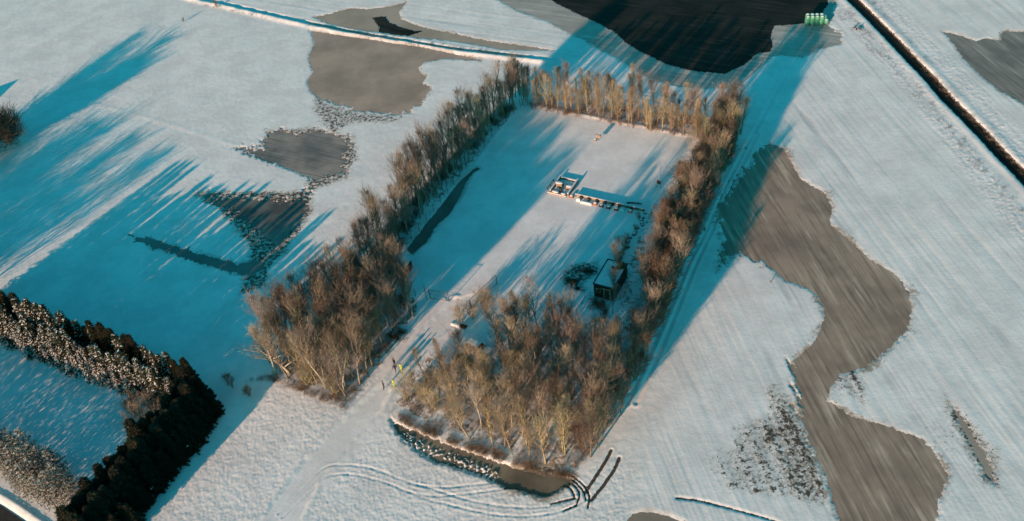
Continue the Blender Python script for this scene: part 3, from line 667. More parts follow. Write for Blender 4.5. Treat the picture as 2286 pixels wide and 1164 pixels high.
# spreading white-limbed tree at the left corner of the birch wood
lt = bare_tree('leaning_tree', 201, 7.6, 4.4, 62, .16, 14, 7, 6, .26, MT['bark_pale'], MT['twig_pale'], tw_r=.013, lean=(-.42, .12), up=.05, gnarl=.07, limb=3.2)
lp = G(648, 832); lt.location = (float(lp[0]), float(lp[1]), 0); tag(lt, 'leaning pale tree with spreading white limbs at the left corner of the birch wood', 'tree')
# tall trees beyond the left edge of the frame, whose shadows cross the field
for i, (tx, ty, h, k) in enumerate([(340,365,9.5,'alder'), (275,375,9.3,'alder'), (235,335,9.5,'alder'), (185,300,10.5,'maple'), (160,315,10.5,'maple'), (120,330,10.5,'maple'), (95,360,10.,'thicket'), (45,420,10.,'maple'), (60,470,10.,'thicket'), (80,480,9,'thicket'), (30,520,9.,'maple'), (20,345,11.,'maple'),(282,152,9.5,'maple'),(250,165,9.5,'thicket'),(305,118,9,'maple'),(215,175,9,'thicket'),(255,140,9,'maple'),(190,185,9,'thicket')]):
    P = G(tx, ty)[:2]-SD2*h/math.tan(SUN_EL)
    k = 'thicket' if i % 3 else k
    o = place_tree(k, P[0], P[1], 1.0, f"tall bare tree beyond the left end of the conifer hedge, {ordn(i+1)} in its row", 'tall trees past the left edge')
    hk = {'alder': 9.2, 'maple': 9.2, 'thicket': 6.5}[k]; s = h/hk; o.scale = (s*2.1, s*2.1, s)

# ------------------------------------------------------------------ conifers
def spruce(name, seed, h, rad, nb, mneedle, snow, mfrost):
    rnd = random.Random(seed); tk = MB(); cr = MB()
    tk.tube([(0,0,-.3), (rnd.gauss(0,.05),0,h*.5), (0,0,h)], [.13, .08, .012], 6)
    for b in range(nb):
        t = ((b+rnd.random())/nb)**.9; z = .2+t*(h-.35); L = rad*(1-t)**.7*rnd.uniform(.6, 1.2)+.15; az = b*2.399+rnd.uniform(-.4, .4)
        dx, dy = math.cos(az), math.sin(az); nseg = max(3, int(L/.16)); droop = rnd.uniform(.0, .32); heavy = rnd.random() < snow
        for s_ in range(nseg):
            u = (s_+.6)/nseg; c = Vector((dx*L*u, dy*L*u, z - droop*L*u*u + .05)); wdt = (.36*(1-u*.6)+.06)
            for side in (-1, -.5, .5, 1, 0):
                tipd = Vector((dx*.7-dy*side*.9, dy*.7+dx*side*.9, rnd.uniform(-.45, .30))).normalized(); ln = wdt*rnd.uniform(.7, 1.5)
                q = Vector((-tipd.y, tipd.x, rnd.uniform(-.5, .5))).normalized()*(.028+.03*rnd.random()); e = c+tipd*ln; i0 = len(cr.v)
                cr.v += [tuple(c-q), tuple(c+q), tuple(c.lerp(e, .55)+q*1.1-Vector((0,0,.02))), tuple(e), tuple(c.lerp(e, .55)-q*1.1-Vector((0,0,.04)))]
                cr.f.append((i0, i0+1, i0+2, i0+3, i0+4)); cr.m.append(0)
                if rnd.random() < (snow*.42 if heavy else snow*.12) and side in (-1, 0, 1):
                    up = Vector((0,0,.03)); k_ = 1.5; i1 = len(cr.v)
                    cr.v += [tuple(c-q*k_+up), tuple(c+q*k_+up*1.5), tuple(c.lerp(e, .6)+q*1.2*k_+up), tuple(c.lerp(e, .95)+up*.5), tuple(c.lerp(e, .6)-q*1.2*k_+up*.6)]
                    cr.f += [(i1, i1+1, i1+2, i1+3, i1+4)]; cr.m.append(1)
        if heavy and rnd.random() < .75:
            u = rnd.uniform(.4, .95); r_ = rnd.uniform(.08, .26)*(1.3-t*.7)*(1.2 if snow > .7 else 1); i1 = len(cr.v)
            cr.cm = 1; cr.lump((0, 0, 0), r_*1.7, r_*.8, r_*.5, rnd, 7, .38, 2); cr.cm = 0
            for i in range(i1, len(cr.v)):
                x_, y_, z_ = cr.v[i]; cr.v[i] = (dx*(L*u+x_)-dy*y_, dy*(L*u+x_)+dx*y_, z-droop*L*u*u+.06+z_-abs(x_)*.25)
    for q in range(5): cr.spike((rnd.gauss(0,.25),rnd.gauss(0,.25),h-.9), (rnd.gauss(0,.3),rnd.gauss(0,.3),h+rnd.uniform(-.3,.25)), .04)
    cr.tube([(0,0,h-.3), (0,0,h+.4)], [.035, .004], 3)
    r = empty(name, (0, 0, 0)); tk.build('trunk', MT['snow_bark'], r, True); cr.build('crown', [mneedle, mfrost], r)
    return r
def pine(name, seed, h, rad):
    "young frosted pine: star-shaped whorls of needles"
    rnd = random.Random(seed); tk = MB(); cr = MB(); sn = MB(); tk.tube([(0,0,-.3), (0,0,h)], [.09, .015], 5)
    for b in range(56):
        t = (b+rnd.random())/56; z = .2+t*h; L = rad*(1-t)**.6*rnd.uniform(.6, 1.1)+.1; az = b*2.399
        e = Vector((math.cos(az)*L, math.sin(az)*L, z+.25*L)); tk.tube([(0,0,z-.1), tuple(e)], [.02, .008], 3, False)
        for st in range(2):
            c = e*(1-.35*st) if st == 0 else Vector((e.x*.6, e.y*.6, e.z-.1))
            for k in range(13):
                v = Vector((rnd.gauss(0, 1), rnd.gauss(0, 1), rnd.gauss(.35, .8))).normalized()*rnd.uniform(.22, .42)
                cr.cm = 1 if (v.z > -.02 and rnd.random() < .72) else 0; cr.spike(c, c+v, .034)
    r = empty(name, (0, 0, 0)); tk.build('trunk', MT['snow_bark'], r, True); cr.build('crown', [MT['needle'], MT['frost']], r); return r
for i in range(3):
    proto('spruce_snow', lambda: spruce('spruce_tree', 300+i, 7.6+i*.4, 1.35, 160, MT['needle'], .5, MT['snow_frost']))
    proto('spruce_heavy', lambda: spruce('spruce_tree', 360+i, 7.6+i*.4, 1.45, 150, MT['needle'], .85, MT['snow_frost']))
    proto('spruce_dark', lambda: spruce('spruce_tree', 320+i, 7.6+i*.5, 1.3, 170, MT['needle_dark'], .012, MT['frost']))
    proto('pine', lambda: pine('pine_tree', 340+i, 5.0+i*.6, 1.45))
for row, (pix, s0) in enumerate([([(-50,690),(0,716),(120,765),(240,808),(360,850),(450,892)], 1.08), ([(-60,720),(0,748),(120,800),(240,845),(330,880),(400,908)], .98), ([(-70,724),(0,758),(110,806),(220,850),(300,884)], .70)]):
    for n, (x, y) in enumerate(reversed(along_line(pix, 1.25 if row < 2 else 1.45, .25, rnd))):
        s0_ = s0*(.92+.0045*n if row == 0 else .94+.005*n); k = ('spruce_dark' if rnd.random() < .5 else 'spruce_snow') if row == 0 else ('spruce_snow' if row == 1 else 'spruce_heavy')
        place_tree(k, x, y, s0_*rnd.uniform(.80, 1.12), f"{'dark-topped' if row == 0 else ('lightly snowed' if row == 1 else 'snow-laden')} spruce, {ordn(n+1)} from the corner, {['rear', 'middle', 'front'][row]} row of the upper hedge", 'spruces in the snowy conifer hedge', 'conifer')
for row, (pix, s0) in enumerate([([(455,902),(400,972),(332,1048),(272,1120),(212,1195),(152,1270)], .98), ([(476,912),(422,984),(356,1060),(297,1135),(237,1215),(182,1280)], .98), ([(488,924),(440,992),(376,1070),(317,1148),(263,1215)], .66)]):
    for n, (x, y) in enumerate(along_line(pix, 1.2, .2, rnd)):
        o = place_tree('spruce_dark', x, y, s0*rnd.uniform(.82, 1.12), f"dark green spruce, {ordn(n+1)} from the corner, {['left', 'middle', 'right'][row]} row of the dark lower hedge", 'spruces in the dark hedge', 'conifer'); o.scale = (o.scale[0]*1.4, o.scale[1]*1.4, o.scale[2])
pp = GP([(-260,880),(0,985),(90,1015),(150,1062),(190,1115),(200,1150),(160,1155),(60,1108),(0,1072),(-260,960)])
c_ = 0
for i in range(1500):
    x = rnd.uniform(pp[:,0].min(), pp[:,0].max()); y = rnd.uniform(pp[:,1].min(), pp[:,1].max())
    if not inpoly((x, y), pp) or any((x-a)**2+(y-b)**2 < 1.1**2 for a, b in globals().setdefault('_pl', [])): continue
    _pl.append((x, y))
_pl.sort(key=lambda q: q[0]-q[1]*.3)
for n, (x, y) in enumerate(_pl[:98]):
    place_tree('pine', x, y, rnd.uniform(.75, 1.15), f"young frosted pine, {ordn(n+1)} from the left in the clump by the lane", 'frosted young pines by the lane', 'conifer')
# frosted bare shrubs in the hedge corner
for n, (x, y) in enumerate([(310,915),(338,915),(300,925),(355,930),(322,945),(345,958),(300,960),(335,985),(365,905),(380,920)]):
    o = place_tree('shrub', *G(x, y)[:2], rnd.uniform(.75, .95), f"frosted bare shrub, {ordn(n+1)} from the top, inside the corner of the two hedges", 'frosted shrubs in the hedge corner', 'shrub')

# undergrowth (nobody could count it)
def scrub(polys, n, seed, name, m, hmin, hmax, spread=.35, r_=.011):
    rs = random.Random(seed); mb = MB()
    for poly in polys:
        P = GP(poly); x0, y0_ = P.min(0); x1, y1_ = P.max(0); c = 0
        while c < n:
            x = rs.uniform(x0, x1); y = rs.uniform(y0_, y1_)
            if not inpoly((x, y), P): continue
            if perlin(np.array([x/2.2]), np.array([y/2.2]), 333)[0] < rs.uniform(-.35, .15): c += .2; continue
            c += 1
            for k in range(rs.randint(5, 9)):
                hh = rs.uniform(hmin, hmax); a = Vector((x+rs.gauss(0, .15), y+rs.gauss(0, .15), -.1)); b = a+Vector((rs.gauss(0, spread)*hh, rs.gauss(0, spread)*hh, hh)); mb.spike(a, b, r_)
                for j in range(2): q = a.lerp(b, rs.uniform(.3, .8)); mb.spike(q, q+Vector((rs.gauss(0, .3), rs.gauss(0, .3), rs.uniform(.1, .4))), r_*.8)
    o = mb.build(name, m); tag(o, kind='stuff'); return o
u1 = scrub([[(880,905),(1020,980),(1150,1030),(1280,1060),(1330,1000),(1400,860),(1430,750),(1200,740),(1090,800),(960,830)]], 2000, 1, 'undergrowth', MT['litter'], .3, 1.1)
tag(u1, 'brown brambles and dead stalks under the wood behind the front ditch', 'undergrowth')
u2 = scrub([[(605,845),(700,878),(780,900),(860,790),(925,700),(860,620),(740,690),(620,790)]], 1500, 2, 'undergrowth', MT['litter'], .3, 1.1)
tag(u2, 'brown brambles and dead stalks under the birch wood', 'undergrowth')
u3 = scrub([[(1165,240),(1230,215),(1610,270),(1640,330),(1560,500),(1440,760),(1390,740),(1500,500),(1560,315)]], 2300, 3, 'undergrowth', MT['litter'], .4, 1.6, .3)
tag(u3, 'dead brambles under the back rows and right belt of trees', 'undergrowth')
u4 = scrub([[(1150,240),(1040,350),(950,450),(890,580),(860,640),(780,630),(880,490),(1000,360),(1110,240)]], 1900, 4, 'undergrowth', MT['litter'], .6, 2.2, .25)
tag(u4, 'dead brambles under the left belt of trees', 'undergrowth')
g1 = scrub([[(872,932),(960,965),(1150,1030),(1275,1060),(1265,1068),(1140,1040),(960,978)], [(430,0),(700,58),(1190,130),(1190,138),(700,64),(430,8)], [(545,850),(600,838),(790,898),(770,915),(600,850)]], 260, 5, 'dry_grass', MT['litter'], .15, .45, .5, .010)
tag(g1, 'dry reeds and grass tufts on the ditch banks', 'grass')
g3 = scrub([[(866,918),(900,925),(1020,978),(1150,1024),(1285,1056),(1272,1068),(1140,1038),(1000,985),(905,945)]], 380, 7, 'dry_reeds', MT['litter'], .15, .5, .5, .010)
tag(g3, 'dry reeds and stalks along the upper bank of the front ditch', 'reeds')
g2 = scrub([[(1860,30),(1905,15),(2100,250),(2290,470),(2260,480),(2080,260)], [(1925,0),(1950,0),(2120,190),(2290,370),(2290,400),(2100,200)]], 260, 6, 'bank_grass', MT['litter'], .08, .25, .5, .008)
tag(g2, 'dry grass poking through the snow on the wide ditch banks', 'grass')

# ------------------------------------------------------------------ yard furniture
RZ = math.radians(-32)
def g2(x, y): return G(x, y)[:2]
def fence(name, pix, h, sp, label, rails=(.35, .95, 1.5), postr=.05, m='wood_dark', cat='fence', wr=.014, mesh=False):
    P = GP(pix); root = empty(name, (P[0][0], P[0][1], 0)); tag(root, label, cat); o = P[0]
    for a, b in zip(P[:-1], P[1:]):
        L = np.hypot(*(b-a)); n = max(1, int(round(L/sp)))
        for i in range(n+(1 if b is P[-1] else 0)):
            q = a+(b-a)*i/n-o; mb = MB(); mb.tube([(q[0], q[1], -.3), (q[0], q[1], h)], postr, 5); mb.tube([(q[0], q[1], h), (q[0], q[1], h+.05)], [postr*1.1, .01], 5); mb.build('post', MT[m], root)
    w_ = MB()
    for r in rails:
        if r <= h+.01: w_.tube([(p[0]-o[0], p[1]-o[1], r) for p in P], wr, 4)
    w_.build('wire' if wr < .03 else 'rail', MT['steel_dark' if wr < .03 else m], root)
    return root
fence('wire_fence', [(1162,240),(1082,325),(1000,432),(903,560)], 1.9, 2.6, 'tall wire fence on thin posts between the long pool and the left tree belt', (.4, 1.0, 1.5, 1.85), .035, 'steel_dark')
fence('wire_fence', [(1166,236),(1350,270),(1546,308)], .95, 2.8, 'low wire fence along the far edge of the snowy yard', (.35, .65, .92), .04)
fence('wire_fence', [(1272,207),(1440,240),(1612,282)], 1.1, 3.0, 'wire fence running between the two rows of trees behind the yard', (.5, .8, 1.05), .05, wr=.03, m='wood')

def frame_gate(a, b, h, label, bars=7, low=False):
    A = g2(*a); B = g2(*b); d = B-A; L = float(np.hypot(*d)); r = empty('gate', (A[0], A[1], 0), math.atan2(d[1], d[0])); tag(r, label, 'gate')
    for x in (0, L): mb = MB(); mb.tube([(x, 0, -.3), (x, 0, h+.08)], .055, 6); mb.build('post', MT['steel_dark'], r)
    mb = MB(); mb.tube([(0, 0, h), (L, 0, h)], .035, 5); mb.tube([(0, 0, .18), (L, 0, .18)], .035, 5); mb.build('rail', MT['steel_dark'], r)
    me = MB(); n = int(L/.16)
    for i in range(n): me.tube([(L*(i+.5)/n, 0, .18), (L*(i+.5)/n, 0, h)], .007, 3, False)
    for k in range(int(h/.2)): me.tube([(0, .01, .25+k*.2), (L, .01, .25+k*.2)], .007, 3, False)
    me.build('mesh_panel', MT['steel'], r); return r
frame_gate((961,668), (1003,674), 2.0, 'mesh gate leaf standing across the left half of the entrance')
frame_gate((1052,690), (1110,635), 2.0, 'open mesh gate leaf swung back beside the bare shrub')
def post(x, y, h, name, label, r=.05, m='steel_dark', arm=True):
    p = g2(x, y); e = empty(name, (p[0], p[1], 0)); tag(e, label, 'post'); mb = MB(); mb.tube([(0, 0, -.3), (0, 0, h)], r, 6); mb.build('pole', MT[m], e)
    c = MB(); c.tube([(0, 0, h), (0, 0, h+.06)], [r*1.3, r*.5], 6)
    if arm: c.tube([(-.35, .2, h*.55), (.9, -.5, h*.55)], .025, 4)
    c.build('cap', MT[m], e); return e
post(953, 669, 3.1, 'gate_post', 'tall slim post with a cross bar left of the mesh gate')
post(928, 662, 1.7, 'gate_post', 'short dark post at the wood edge left of the gate', arm=False)

# green hut
A = g2(1327, 661); r = empty('hut', (A[0], A[1], 0), RZ); tag(r, 'dark green flat-roofed hut with snow on its roof at the right side of the yard', 'hut')
Wd, Ld, Hh = 3.2, 5.7, 2.6
mb = MB(); mb.box(0, Wd, 0, Ld, -.2, Hh)
for i in range(12): mb.box(.02+i*(Wd-.04)/12, .02+(i+.82)*(Wd-.04)/12, -.03, -.003, .05, Hh-.05)
for i in range(20): mb.box(-.03, -.003, .02+i*(Ld-.04)/20, .02+(i+.82)*(Ld-.04)/20, .05, Hh-.05)
mb.build('wall', MT['hut_green'], r)
mb = MB(); mb.box(-.12, Wd+.12, -.12, 0.02, Hh+.003, Hh+.22); mb.box(-.12, Wd+.12, Ld, Ld+.12, Hh+.003, Hh+.22); mb.box(-.12, .02, .023, Ld-.003, Hh+.003, Hh+.22); mb.box(Wd, Wd+.12, .023, Ld-.003, Hh+.003, Hh+.22); mb.box(.023, Wd-.003, .023, Ld-.003, Hh+.003, Hh+.06)
rf = mb.build('roof', MT['steel_dark'], r)
sn = MB(); n1, n2 = 12, 20
b0 = len(sn.v); rr_ = random.Random(2)
for i in range(n1+1):
    for j in range(n2+1): sn.v.append((.05+(Wd-.1)*i/n1, .06+(Ld-.12)*j/n2, Hh+.10+.05*rr_.random()))
for i in range(n1):
    for j in range(n2): k = i*(n2+1)+j; sn.f.append((k, k+n2+1, k+n2+2, k+1)); sn.m.append(0)
sn.build('roof_snow', MT['snow_cap'], rf, True)
mb = MB(); mb.box(1.35, 2.25, 4.0, 4.8, Hh+.1, Hh+.75); mb.build('roof_box', MT['ivy'], rf); mb = MB(); mb.lump((1.8, 4.4, Hh+.75), .5, .45, .12, rr_, 8, .1, 2); mb.build('snow_heap', MT['snow_cap'], rf, True)
mb = MB(); mb.lump((2.6, 5.0, Hh+.1), .7, .8, .45, rr_, 9, .25, 3); mb.build('leaf_heap', MT['ivy'], rf)
mb = MB(); mb.box(1.75, 2.6, -.07, -.035, .05, 2.05); dr = mb.build('door', MT['wood_dark'], r); mb = MB(); mb.tube([(1.85, -.1, 1.0), (1.85, -.1, 1.2)], .02, 5); mb.build('handle', MT['steel'], dr)
for nm, bx in (('door_frame', [(1.60, 1.74, -.10, -.035, .05, 2.3), (2.62, 2.74, -.10, -.035, .05, 2.1)]), ('lintel', [(1.2, 2.9, -.115, -.035, 2.12, 2.26)])):
    mb = MB()
    for q in bx: mb.box(*q)
    mb.build(nm, MT['cream'], r)
mb = MB(); mb.box(.35, 1.1, -.08, -.035, 1.1, 1.9); wn = mb.build('window', MT['cream'], r); mb = MB(); mb.box(.42, 1.03, -.1, -.083, 1.17, 1.83); mb.build('pane', MT['glass'], wn)
mb = MB(); mb.box(-.10, -.035, 2.0, 3.0, 1.2, 1.9); wn = mb.build('window', MT['wood_dark'], r); mb = MB(); mb.box(-.12, -.103, 2.07, 2.93, 1.27, 1.83); mb.build('pane', MT['glass'], wn)
fence('barrier', [(1318,661),(1306,668),(1296,690)], .9, 1.2, 'low railing curving from the front of the green hut', (.45, .88), .025, 'steel_dark', 'railing', .022)
e = post(1291, 691, 1.45, 'marker_post', 'short bright white post standing in front of the green hut', .07, 'white_paint', arm=False)
# shed by the long pool
A = g2(878, 607); r = empty('shed', (A[0], A[1], 0), RZ); tag(r, 'small ivy-covered shed with a snowy roof near the end of the long pool', 'shed')
mb = MB(); mb.box(0, 2.6, 0, 2.0, -.2, 1.75); mb.build('wall', MT['wood_dark'], r)
mb = MB(); mb.quadbox([(-.15,-.15,1.753),(2.75,-.15,1.753),(2.75,2.15,2.05),(-.15,2.15,2.05),(-.15,-.15,1.85),(2.75,-.15,1.85),(2.75,2.15,2.15),(-.15,2.15,2.15)]); mb.build('roof', MT['snow_cap'], r)
mb = MB(); mb.box(1.5, 2.2, -.05, -.003, .05, 1.6); mb.build('door', MT['wood'], r)
iv = MB(); rr_ = random.Random(4)
for i in range(700):
    x = rr_.gauss(.7, .55); z = abs(rr_.gauss(.9, .5)); y = -.1-abs(rr_.gauss(0, .35)); c = Vector((x, y, z)); iv.spike(c, c+Vector((rr_.gauss(0, .15), rr_.gauss(0, .15), rr_.gauss(0, .15))), .06)
iv.build('ivy', MT['ivy'], r)

# walled training pit with its parapets, crates and the long low barrier
P0 = g2(1226, 432); r = empty('training_pit', (P0[0], P0[1], 0), RZ); tag(r, 'square pit of low snow-topped timber walls in the middle of the yard', 'pit')
c1 = g2(1266, 440); Wp = float(np.hypot(*(c1-P0))); Lp = float(np.hypot(*(g2(1256, 399)-P0)))
def wallseg(x0, x1, y0_, y1_, h, par, wood='wood'):
    a = MB(); a.box(x0, x1, y0_, y1_, -.1, h); o = a.build('side_wall', MT[wood], par); b = MB(); b.box(x0-.02, x1+.02, y0_-.02, y1_+.02, h+.003, h+.09); b.build('snow_ridge', MT['snow_cap'], o); return o
wallseg(0, .22, .3, Lp, .55, r); wallseg(Wp, Wp+.22, .3, Lp, .65, r); wallseg(.23, Wp-.01, Lp-.25, Lp-.03, .35, r); wallseg(-.3, Wp*.95, -.1, .12, .2, r)
for x in (-.75,): 
    a = MB(); a.box(x, x+.12, .8, Lp*.75, .35, .43); a.build('hand_rail', MT['wood'], r)
    for y in (.8, Lp*.4, Lp*.75-.12): a = MB(); a.box(x, x+.12, y, y+.12, -.1, .347); a.build('rail_post', MT['wood_dark'], r)
def crate(name, px, w_, d_, h, label, m='wood', snow=.12, rz=RZ, cat='crate', slats=True):
    p = g2(*px); e = empty(name, (p[0], p[1], 0), rz); tag(e, label, cat); a = MB(); a.box(-w_/2, w_/2, -d_/2, d_/2, -.05, h)
    if slats:
        n = max(2, int(h/.22))
        for i in range(n): z0 = h*i/n; a.box(-w_/2-.02, w_/2+.02, -d_/2-.03, -d_/2-.003, z0+.02, z0+h/n-.03)
        for sx in (-1, 1): a.box(sx*w_/2-.05, sx*w_/2+.05, -d_/2-.06, -d_/2-.033, 0, h)
    a.build('box', MT[m], e)
    if snow: b = MB(); b.lump((0, 0, h-.01), w_*.54, d_*.56, snow, random.Random(int(px[0])), 9, .06, 3); b.build('snow_cap', MT['snow_cap'], e, True)
    return e
crate('crate', (1249,415), 1.4, .8, .7, 'tall snow-capped crate at the left inside the square pit')
crate('crate', (1271,421), 1.2, .8, .5, 'shorter snow-capped crate at the right inside the square pit')
crate('crate', (1240,433), 1.3, .6, .5, 'low pale crate at the near left edge of the square pit', 'wood')
crate('crate', (1258,437), .9, .5, .4, 'small brown crate at the near right edge of the square pit', 'rust')
def barrel(x, y, r_, h, label, m='steel_dark', snow=True, name='barrel'):
    p = g2(x, y); e = empty(name, (p[0], p[1], 0)); tag(e, label, 'barrel'); a = MB(); a.tube([(0,0,-.05),(0,0,.05),(0,0,h*.33),(0,0,h*.36),(0,0,h*.39),(0,0,h*.64),(0,0,h*.67),(0,0,h*.7),(0,0,h)], [r_, r_, r_, r_*1.05, r_, r_, r_*1.05, r_, r_], 12); a.build('drum', MT[m], e)
    if snow: b = MB(); b.lump((0, 0, h-.005), r_*.97, r_*.97, .08, random.Random(3), 10, .04, 2); b.build('snow_cap', MT['snow_cap'], e, True)
barrel(1252, 428, .3, .85, 'dark steel drum inside the square pit', snow=False)
post(1262, 424, 1.15, 'signal_post', 'thin short pole standing inside the square pit', .03, 'steel', arm=False)
# long low barrier
Bp = GP([(1284,438),(1439,472)]); dB = Bp[1]-Bp[0]; LB = float(np.hypot(*dB)); uB = dB/LB; azB = math.atan2(dB[1], dB[0]); rr_ = random.Random(12)
nB = 9
for i in range(nB):
    a0 = LB*(i+.03)/nB; a1 = LB*(i+.97)/nB; p = Bp[0]+uB*a0; e = empty('timber_barrier', (p[0], p[1], 0), azB)
    tag(e, f"snow-topped low timber barrier, {ordn(i+1)} from the square pit in the long line across the yard", 'barrier', 'low barriers in a line across the yard')
    a = MB(); L_ = a1-a0
    for z in (0, .17, .34): a.box(0, L_, -.09-.01*(z > .1), .09, z-.05*(z == 0), z+.16)
    a.build('timber', MT['wood'], e)
    for x in (.12, L_-.2): b = MB(); b.box(x, x+.1, -.15, -.103, -.1, .5); b.build('stake', MT['wood_dark'], e)
    b = MB(); b.box(-.02, L_+.02, -.13, .11, .503, .57); b.build('snow_ridge', MT['snow_cap'], e)
for i, (x, y) in enumerate([(1298,443),(1314,447),(1332,451),(1352,454),(1367,458),(1382,461),(1409,466)]):
    barrel(x, y+1, .24, .55, f"dark squat drum, {ordn(i+1)} from the square pit against the long barrier", 'steel_dark', False)
for x, y, m, lab in [(1276,441,'rust','rust-brown snow-capped box just right of the square pit'), (1292,448,'white_paint','small white box in front of the long barrier'), (1309,455,'white_paint','long low white trough in front of the long barrier'), (1329,457,'rust','orange-brown box in front of the long barrier'), (1343,461,'wood_dark','dark low box left of three dark boxes in front of the barrier'), (1359,465,'wood_dark','dark low box midway along the front of the barrier'), (1376,469,'wood_dark','dark low box beside the small white bin'), (1390,470,'white_paint','small white bin between two dark boxes by the barrier'), (1407,474,'wood','pale box nearest the right end of the barrier')]:
    if 'trough' in lab: crate('trough', (x, y), 2.0, .35, .3, lab, m, .06, cat='trough')
    else: crate('box', (x, y), .6, .5, .42, lab, m, .10 if m != 'wood_dark' else .06, cat='box')
lg = empty('log', (*g2(1415,455), 0), math.radians(-18)); tag(lg, 'dark log lying behind the right end of the long barrier', 'log'); a = MB(); a.tube([(-1.2,0,.12),(0,.05,.14),(1.3,-.05,.12)], [.13,.11,.09], 8); a.build('stem', MT['wood_dark'], lg); a = MB(); a.tube([(.6,0,.15),(.8,.3,.35)], [.05,.02], 5); a.build('stub', MT['wood_dark'], lg)
# board on a post, stump
e = empty('signboard', (*g2(1336,314), 0), math.radians(-38)); tag(e, 'pale board on a single post standing alone at the far end of the yard', 'sign')
a = MB(); a.tube([(0,0,-.3),(0,0,.55)], .045, 6); a.build('post', MT['steel_dark'], e); a = MB(); a.box(-.42,.42,-.05,-.02,.5,1.25); bd = a.build('board', MT['wood'], e); a = MB(); a.box(-.46,.46,-.07,.0,1.253,1.31); a.build('top_rail', MT['wood_dark'], bd)
e = empty('tree_stump', (*g2(1329,315), 0)); tag(e, 'small tan stump beside the signboard post', 'stump'); a = MB(); a.tube([(0,0,-.1),(0,0,.1),(0,0,.4)], [.26,.2,.18], 8); a.build('stump', MT['wood'], e); a = MB(); a.lump((0,0,.4), .19,.19,.08, rr_, 8, .05, 2); a.build('snow_cap', MT['snow_cap'], e, True)
e = empty('target_stand', (*g2(1471,418), 0), math.radians(-38)); tag(e, 'dark target board on two legs near the right belt of trees', 'target stand')
for x in (-.3, .3): a = MB(); a.tube([(x*1.3,-.15,-.2),(x,0,1.2)], .035, 5); a.build('leg', MT['wood_dark'], e)
a = MB(); a.box(-.38,.38,-.05,.0,.7,1.45); a.build('board', MT['wood_dark'], e)
post(1474, 400, 3.6, 'flag_pole', 'thin pale pole at the right side of the yard', .03, 'steel', arm=False)

# row of low shrubs and stones on the right edge of the yard
for i, (x, y) in enumerate(along_line([(1436,476),(1428,500),(1412,528),(1392,556),(1368,592)], .85, .25, rr_)):
    e = empty('boulder', (x, y, 0), rr_.uniform(0, 6)); tag(e, f"snow-capped dark boulder, {ordn(i+1)} from the barrier end in the line down to the hut", 'boulder', 'boulders lining the right edge of the yard')
    s_ = rr_.uniform(.35, .6); a = MB(); a.lump((0,0,-.1), s_, s_*.8, s_*.9, rr_, 8, .22, 3); a.build('rock', MT['stone'], e); a = MB(); a.lump((.0,.0,s_*.45), s_*.62, s_*.5, s_*.42, rr_, 8, .15, 3); a.build('snow_cap', MT['snow_cap'], e, True)
for i, (x, y) in enumerate([(1425,490),(1418,515),(1400,538),(1390,572),(1380,545),(1366,600)]):
    o = place_tree('shrub', *g2(x, y), .36, f"knee-high reddish shrub, {ordn(i+1)} going down the line of boulders", 'low shrubs among the boulders', 'shrub')
# brushwood piles
def pile(x, y, w_, d_, h, label, n=160, name='brushwood_pile', m='wood_dark', seed=1):
    rs = random.Random(seed); p = g2(x, y); e = empty(name, (p[0], p[1], 0), RZ); tag(e, label, 'brush pile'); a = MB()
    for i in range(n):
        c = Vector((rs.gauss(0, w_/2.5), rs.gauss(0, d_/2.5), rs.uniform(0, h))); v = Vector((rs.gauss(0, 1), rs.gauss(0, 1), rs.gauss(0, .25))).normalized()*rs.uniform(.3, .8); a.tube([c-v*.5, c+v*.5], [.025, .01], 3)
    a.build('branches', MT[m], e); b = MB(); b.lump((0, 0, -.05), w_*.35, d_*.35, h*.8, rs, 9, .25, 3); b.build('core', MT['ivy'], e); return e
pile(1275,628,2.2,1.4,.35,'scattered dark brushwood left of the green hut, nearest pile to the path', seed=1)
pile(1312,606,2.4,1.0,.35,'dark brushwood pile touching the left side of the green hut', seed=2)
pile(1290,645,1.8,.8,.25,'small brushwood pile in the shade below the other two', 90, seed=3)
pile(880,752,2.6,1.0,.4,'dark brushwood heap beside the path under the birch wood', seed=4)
pile(895,742,1.4,.6,.3,'small dark heap at the path end of the long brushwood heap', 70, seed=5)
pile(1335,678,1.8,1.2,.35,'dark brushwood directly below the door of the green hut', seed=6)
e = empty('log_heap', (*g2(1030,730), 0), math.radians(-35)); tag(e, 'dark logs half covered by a snow heap beside the entrance path', 'log heap')
for i, (y, z) in enumerate([(-.25,.15),(.05,.15),(.35,.15),(-.1,.4),(.2,.4)]): a = MB(); a.tube([(-.2,y,z*.8),(.8,y+.05,z*.8)], .12, 8); a.build('log', MT['wood_dark'], e)
a = MB(); a.lump((-.7,0,-.1), 1.3, .5, .34, rr_, 12, .12, 4); a.build('snow_heap', MT['snow_cap'], e, True)

